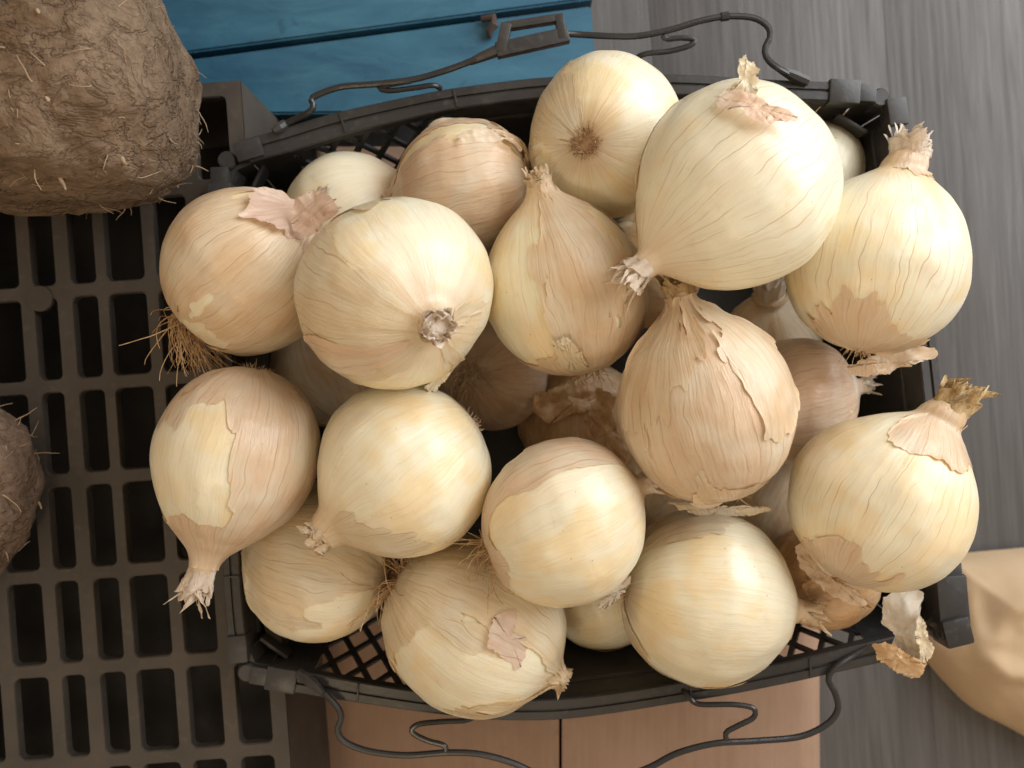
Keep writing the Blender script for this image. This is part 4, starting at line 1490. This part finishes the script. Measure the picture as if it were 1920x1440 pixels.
# T
o = Onion('T', 'shadowed onion low by the dark wall, between the pink-patched and the glossy round onion', 1130, 1110, 114, 0.15, 20, 10, 0.2, 1.0, seed=20, warm=0.2, vein=0.3, green=0.4)
o.skin(-0.2, mat=SK_CREAM, lift=0.02)
o.neck(0.15, 0.4, 3, 4)

# U
o = Onion('U', 'sliver of a pale onion peeping out behind the largest onion', 1520, 320, 98, 0.16, 60, 10, 0.2, 1.0, seed=21, warm=0.05, vein=0.2, green=0.9)
o.skin(-0.3, mat=SK_CREAM, lift=0.02)
o.neck(0.15, 0.4, 3, 4)

# V
o = Onion('V', 'amber onion tucked under the yellow teardrop onion, by its hanging skin', 1548, 1080, 106, 0.187, 200, 10, 0.2, 1.0, seed=22, warm=0.9, vein=0.3, green=0.0)
o.skin(0.3, mat=SK_AMBER, lift=0.06, crumple=0.02)
o.neck(0.15, 0.4, 3, 6)
o.flake([(1500, 1092), (1540, 1096), (1590, 1112), (1630, 1130), (1600, 1140), (1550, 1125), (1515, 1125)], 0.214, SK_AMBER, 0.004, 27, (0.1, 0.3))

# W
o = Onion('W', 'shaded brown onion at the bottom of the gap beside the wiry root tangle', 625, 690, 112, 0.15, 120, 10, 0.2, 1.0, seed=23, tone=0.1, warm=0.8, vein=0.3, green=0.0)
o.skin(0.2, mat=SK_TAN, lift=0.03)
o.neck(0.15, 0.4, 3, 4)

# X
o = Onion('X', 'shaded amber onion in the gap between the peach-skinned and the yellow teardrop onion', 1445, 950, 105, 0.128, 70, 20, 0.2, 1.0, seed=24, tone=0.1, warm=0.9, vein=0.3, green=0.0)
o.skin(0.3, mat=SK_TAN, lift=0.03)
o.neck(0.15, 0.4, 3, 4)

# Y
o = Onion('Y', 'half hidden onion with a broad papery neck, squeezed under the largest onion', 1447, 640, 90, 0.135, 105, 45, 0.6, 1.0, seed=25, warm=0.6, vein=0.3, green=0.1, neck_r=0.28)
o.skin(0.3, mat=SK_TAN, lift=0.03)
o.neck(0.75, 0.35, 4, 6, M_NECKP, 0.3, 0.7)


# Z, AA: deep in the basket, only glimpsed
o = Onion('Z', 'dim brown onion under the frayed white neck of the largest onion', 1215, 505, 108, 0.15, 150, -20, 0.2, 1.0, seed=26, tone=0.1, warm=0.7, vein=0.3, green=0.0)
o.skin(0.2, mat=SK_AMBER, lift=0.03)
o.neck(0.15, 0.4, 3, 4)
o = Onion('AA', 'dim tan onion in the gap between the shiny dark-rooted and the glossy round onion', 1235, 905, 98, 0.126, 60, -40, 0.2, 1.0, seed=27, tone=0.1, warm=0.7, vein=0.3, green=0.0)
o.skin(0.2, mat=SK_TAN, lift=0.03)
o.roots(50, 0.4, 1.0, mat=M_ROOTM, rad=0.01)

# ---------------------------------------------------------------- brown hairy roots on the crate
def yam(name, label, c, h, ex, rz, seed, mat, hairs, disp=0.006, nu=190, nv=120, lean=0.0):
    root = empty(name, (c[0], c[1], c[2] - h[2]))
    tag(root, label, 'root vegetable', 'brown root vegetables on the crate')
    u = np.linspace(-math.pi, math.pi, nu, endpoint=False)
    v = np.linspace(-math.pi / 2, math.pi / 2, nv + 1)
    U, V = np.meshgrid(u, v, indexing='ij')
    sp = lambda x, e: np.sign(x) * np.abs(x) ** e
    p = np.stack([h[0] * sp(np.cos(V), ex) * sp(np.cos(U), ex), h[1] * sp(np.cos(V), ex) * sp(np.sin(U), ex), h[2] * sp(np.sin(V), ex)], -1)
    p[..., 0] += lean * p[..., 1]
    nrm_ = p / np.array([h[0] ** 2, h[1] ** 2, h[2] ** 2])
    nrm_ /= np.linalg.norm(nrm_, axis=-1)[..., None] + 1e-9
    q = p + seed * 0.37
    d_ = fbm(q * 14, seed, 3) * disp * 1.9 + fbm(q * 45, seed + 2, 4, 0.6) * disp * 0.85
    rid = 1 - np.abs(fbm(q * np.array([60, 95, 80]) + 0.6 * fbm(q * 30, seed + 8, 2)[..., None], seed + 5, 3))
    d_ += (rid ** 4) * disp * 0.34
    p = p + nrm_ * d_[..., None]
    R = np.array(Matrix.Rotation(rz, 3, 'Z'))
    p = p @ R.T
    nrm_ = nrm_ @ R.T
    p[..., 2] += h[2] - 0.001
    p[..., 2] = np.maximum(p[..., 2], 0.0004)
    verts = p.reshape(-1, 3)
    f = []
    w = nv + 1
    for i in range(nu):
        i2 = (i + 1) % nu
        for j in range(nv):
            f.append((i * w + j, i2 * w + j, i2 * w + j + 1, i * w + j + 1))
    body = mesh_obj('body', verts, f, mat, root)
    rng = np.random.default_rng(seed)
    mb = MB()
    for k in range(hairs):
        i, j = rng.integers(0, nu), rng.integers(int(nv * 0.30), int(nv * 0.93))
        q, n_ = p[i, j].copy(), nrm_[i, j]
        d = n_ * rng.uniform(0.0, 0.5) + rng.normal(0, 0.6, 3)
        d /= np.linalg.norm(d)
        ln = rng.uniform(0.003, 0.016)
        pts = [q - n_ * 0.001]
        cv = rng.normal(0, 0.3, 3)
        for s in range(6):
            d = d + cv * 0.5 + rng.normal(0, 0.12, 3)
            if d @ n_ < 0.02:
                d = d + n_ * 0.3
            d /= np.linalg.norm(d)
            q = q + d * ln / 6
            pts.append(q.copy())
        r0 = rng.uniform(0.0002, 0.00048)
        if k % 13 == 0:
            r0 = rng.uniform(0.0008, 0.0014)
            pts = [pts[0] + (x_ - pts[0]) * 0.55 for x_ in pts]
        mb.tube(pts, np.linspace(r0, r0 * 0.4, len(pts)), 5, cap=False)
    hh = mb.build('root_hairs', M_YHAIR, root, angle=None)
    hh['kind'] = 'stuff'
    return root


M_YHAIR = mat_fibre('yam_hair', (0.30, 0.21, 0.13), (0.46, 0.34, 0.23), 60, 0.9)
M_YAM = mat_yam('yam_skin', (0.165, 0.113, 0.074), (0.26, 0.19, 0.132), (0.13, 0.084, 0.052))
M_YAM2 = mat_yam('yam_skin_pinkish', (0.16, 0.108, 0.075), (0.25, 0.175, 0.128), (0.12, 0.075, 0.05))
yam('large_root_vegetable', 'big rough brown hairy root vegetable lying on the slotted crate, beside the blue boards', (-0.293, 0.204, 0.253), (0.104, 0.108, 0.071), 0.60, 0.0, 31, M_YAM, 300, lean=-0.24)
yam('small_root_vegetable', 'brown root vegetable partly out of view, lower on the slotted crate', (-0.322, -0.066, 0.216), (0.046, 0.058, 0.035), 0.9, math.radians(-16), 37, M_YAM2, 60, 0.004, 130, 90)

# ---------------------------------------------------------------- beige cloth at the lower right
M_CLOTH = mat_cloth()
ZC = 0.075
poly = [(1796, 1056), (1850, 1052), (1920, 1046), (2010, 1040), (2120, 1050), (2170, 1150), (2170, 1300), (2120, 1430), (2030, 1440), (1930, 1392), (1862, 1355), (1810, 1306), (1770, 1258), (1752, 1222), (1775, 1150), (1788, 1095)]
out = even([P(x, y, ZC * 0.5) for x, y in poly + poly[:1]], 141)[:-1]
cen = out.mean(0)
rings = 44
ridges = [(even([P(x, y, ZC) for x, y in ((1830, 1085), (1852, 1110), (1866, 1160), (1872, 1210), (1888, 1250), (1925, 1282), (1990, 1290))], 50), 0.0065, 0.0085),
          (even([P(x, y, ZC) for x, y in ((1800, 1110), (1850, 1078), (1920, 1066), (2000, 1062))], 40), 0.0045, 0.008),
          (even([P(x, y, ZC) for x, y in ((1905, 1215), (1915, 1180), (1945, 1150), (1990, 1140))], 40), 0.0065, 0.009)]
v = []
for k in range(rings + 1):
    t = k / rings
    for q in (cen + (out - cen) * t):
        e = 1 - t
        hgt = ZC * (1 - (1 - min(1, e * 1.5)) ** 2.2) ** 0.62 if e > 0 else 0.0
        hgt = hgt * 0.62 + 0.004
        for line_, amp, wd in ridges:
            dd = np.min(np.linalg.norm(line_[:, :2] - q[:2], axis=1))
            hgt += amp * math.exp(-(dd / wd) ** 2) * min(1, e * 5)
        v.append((q[0], q[1], hgt))
v = np.array(v)
v[:, 2] += fbm(v * 28, 41, 3) * 0.004 * np.clip(v[:, 2] / 0.03, 0, 1)
v[:, 2] = np.maximum(v[:, 2], 0.001)
n = len(out)
f = []
for k in range(rings):
    for i in range(n):
        i2 = (i + 1) % n
        f.append((k * n + i, (k + 1) * n + i, (k + 1) * n + i2, k * n + i2))
base = v[0].copy()
base[2] = 0
cl = mesh_obj('folded_cloth', v - base, f, M_CLOTH)
cl.location = base
tag(cl, 'soft beige cloth with rounded folds lying on the wooden floor beside the basket corner', 'cloth')
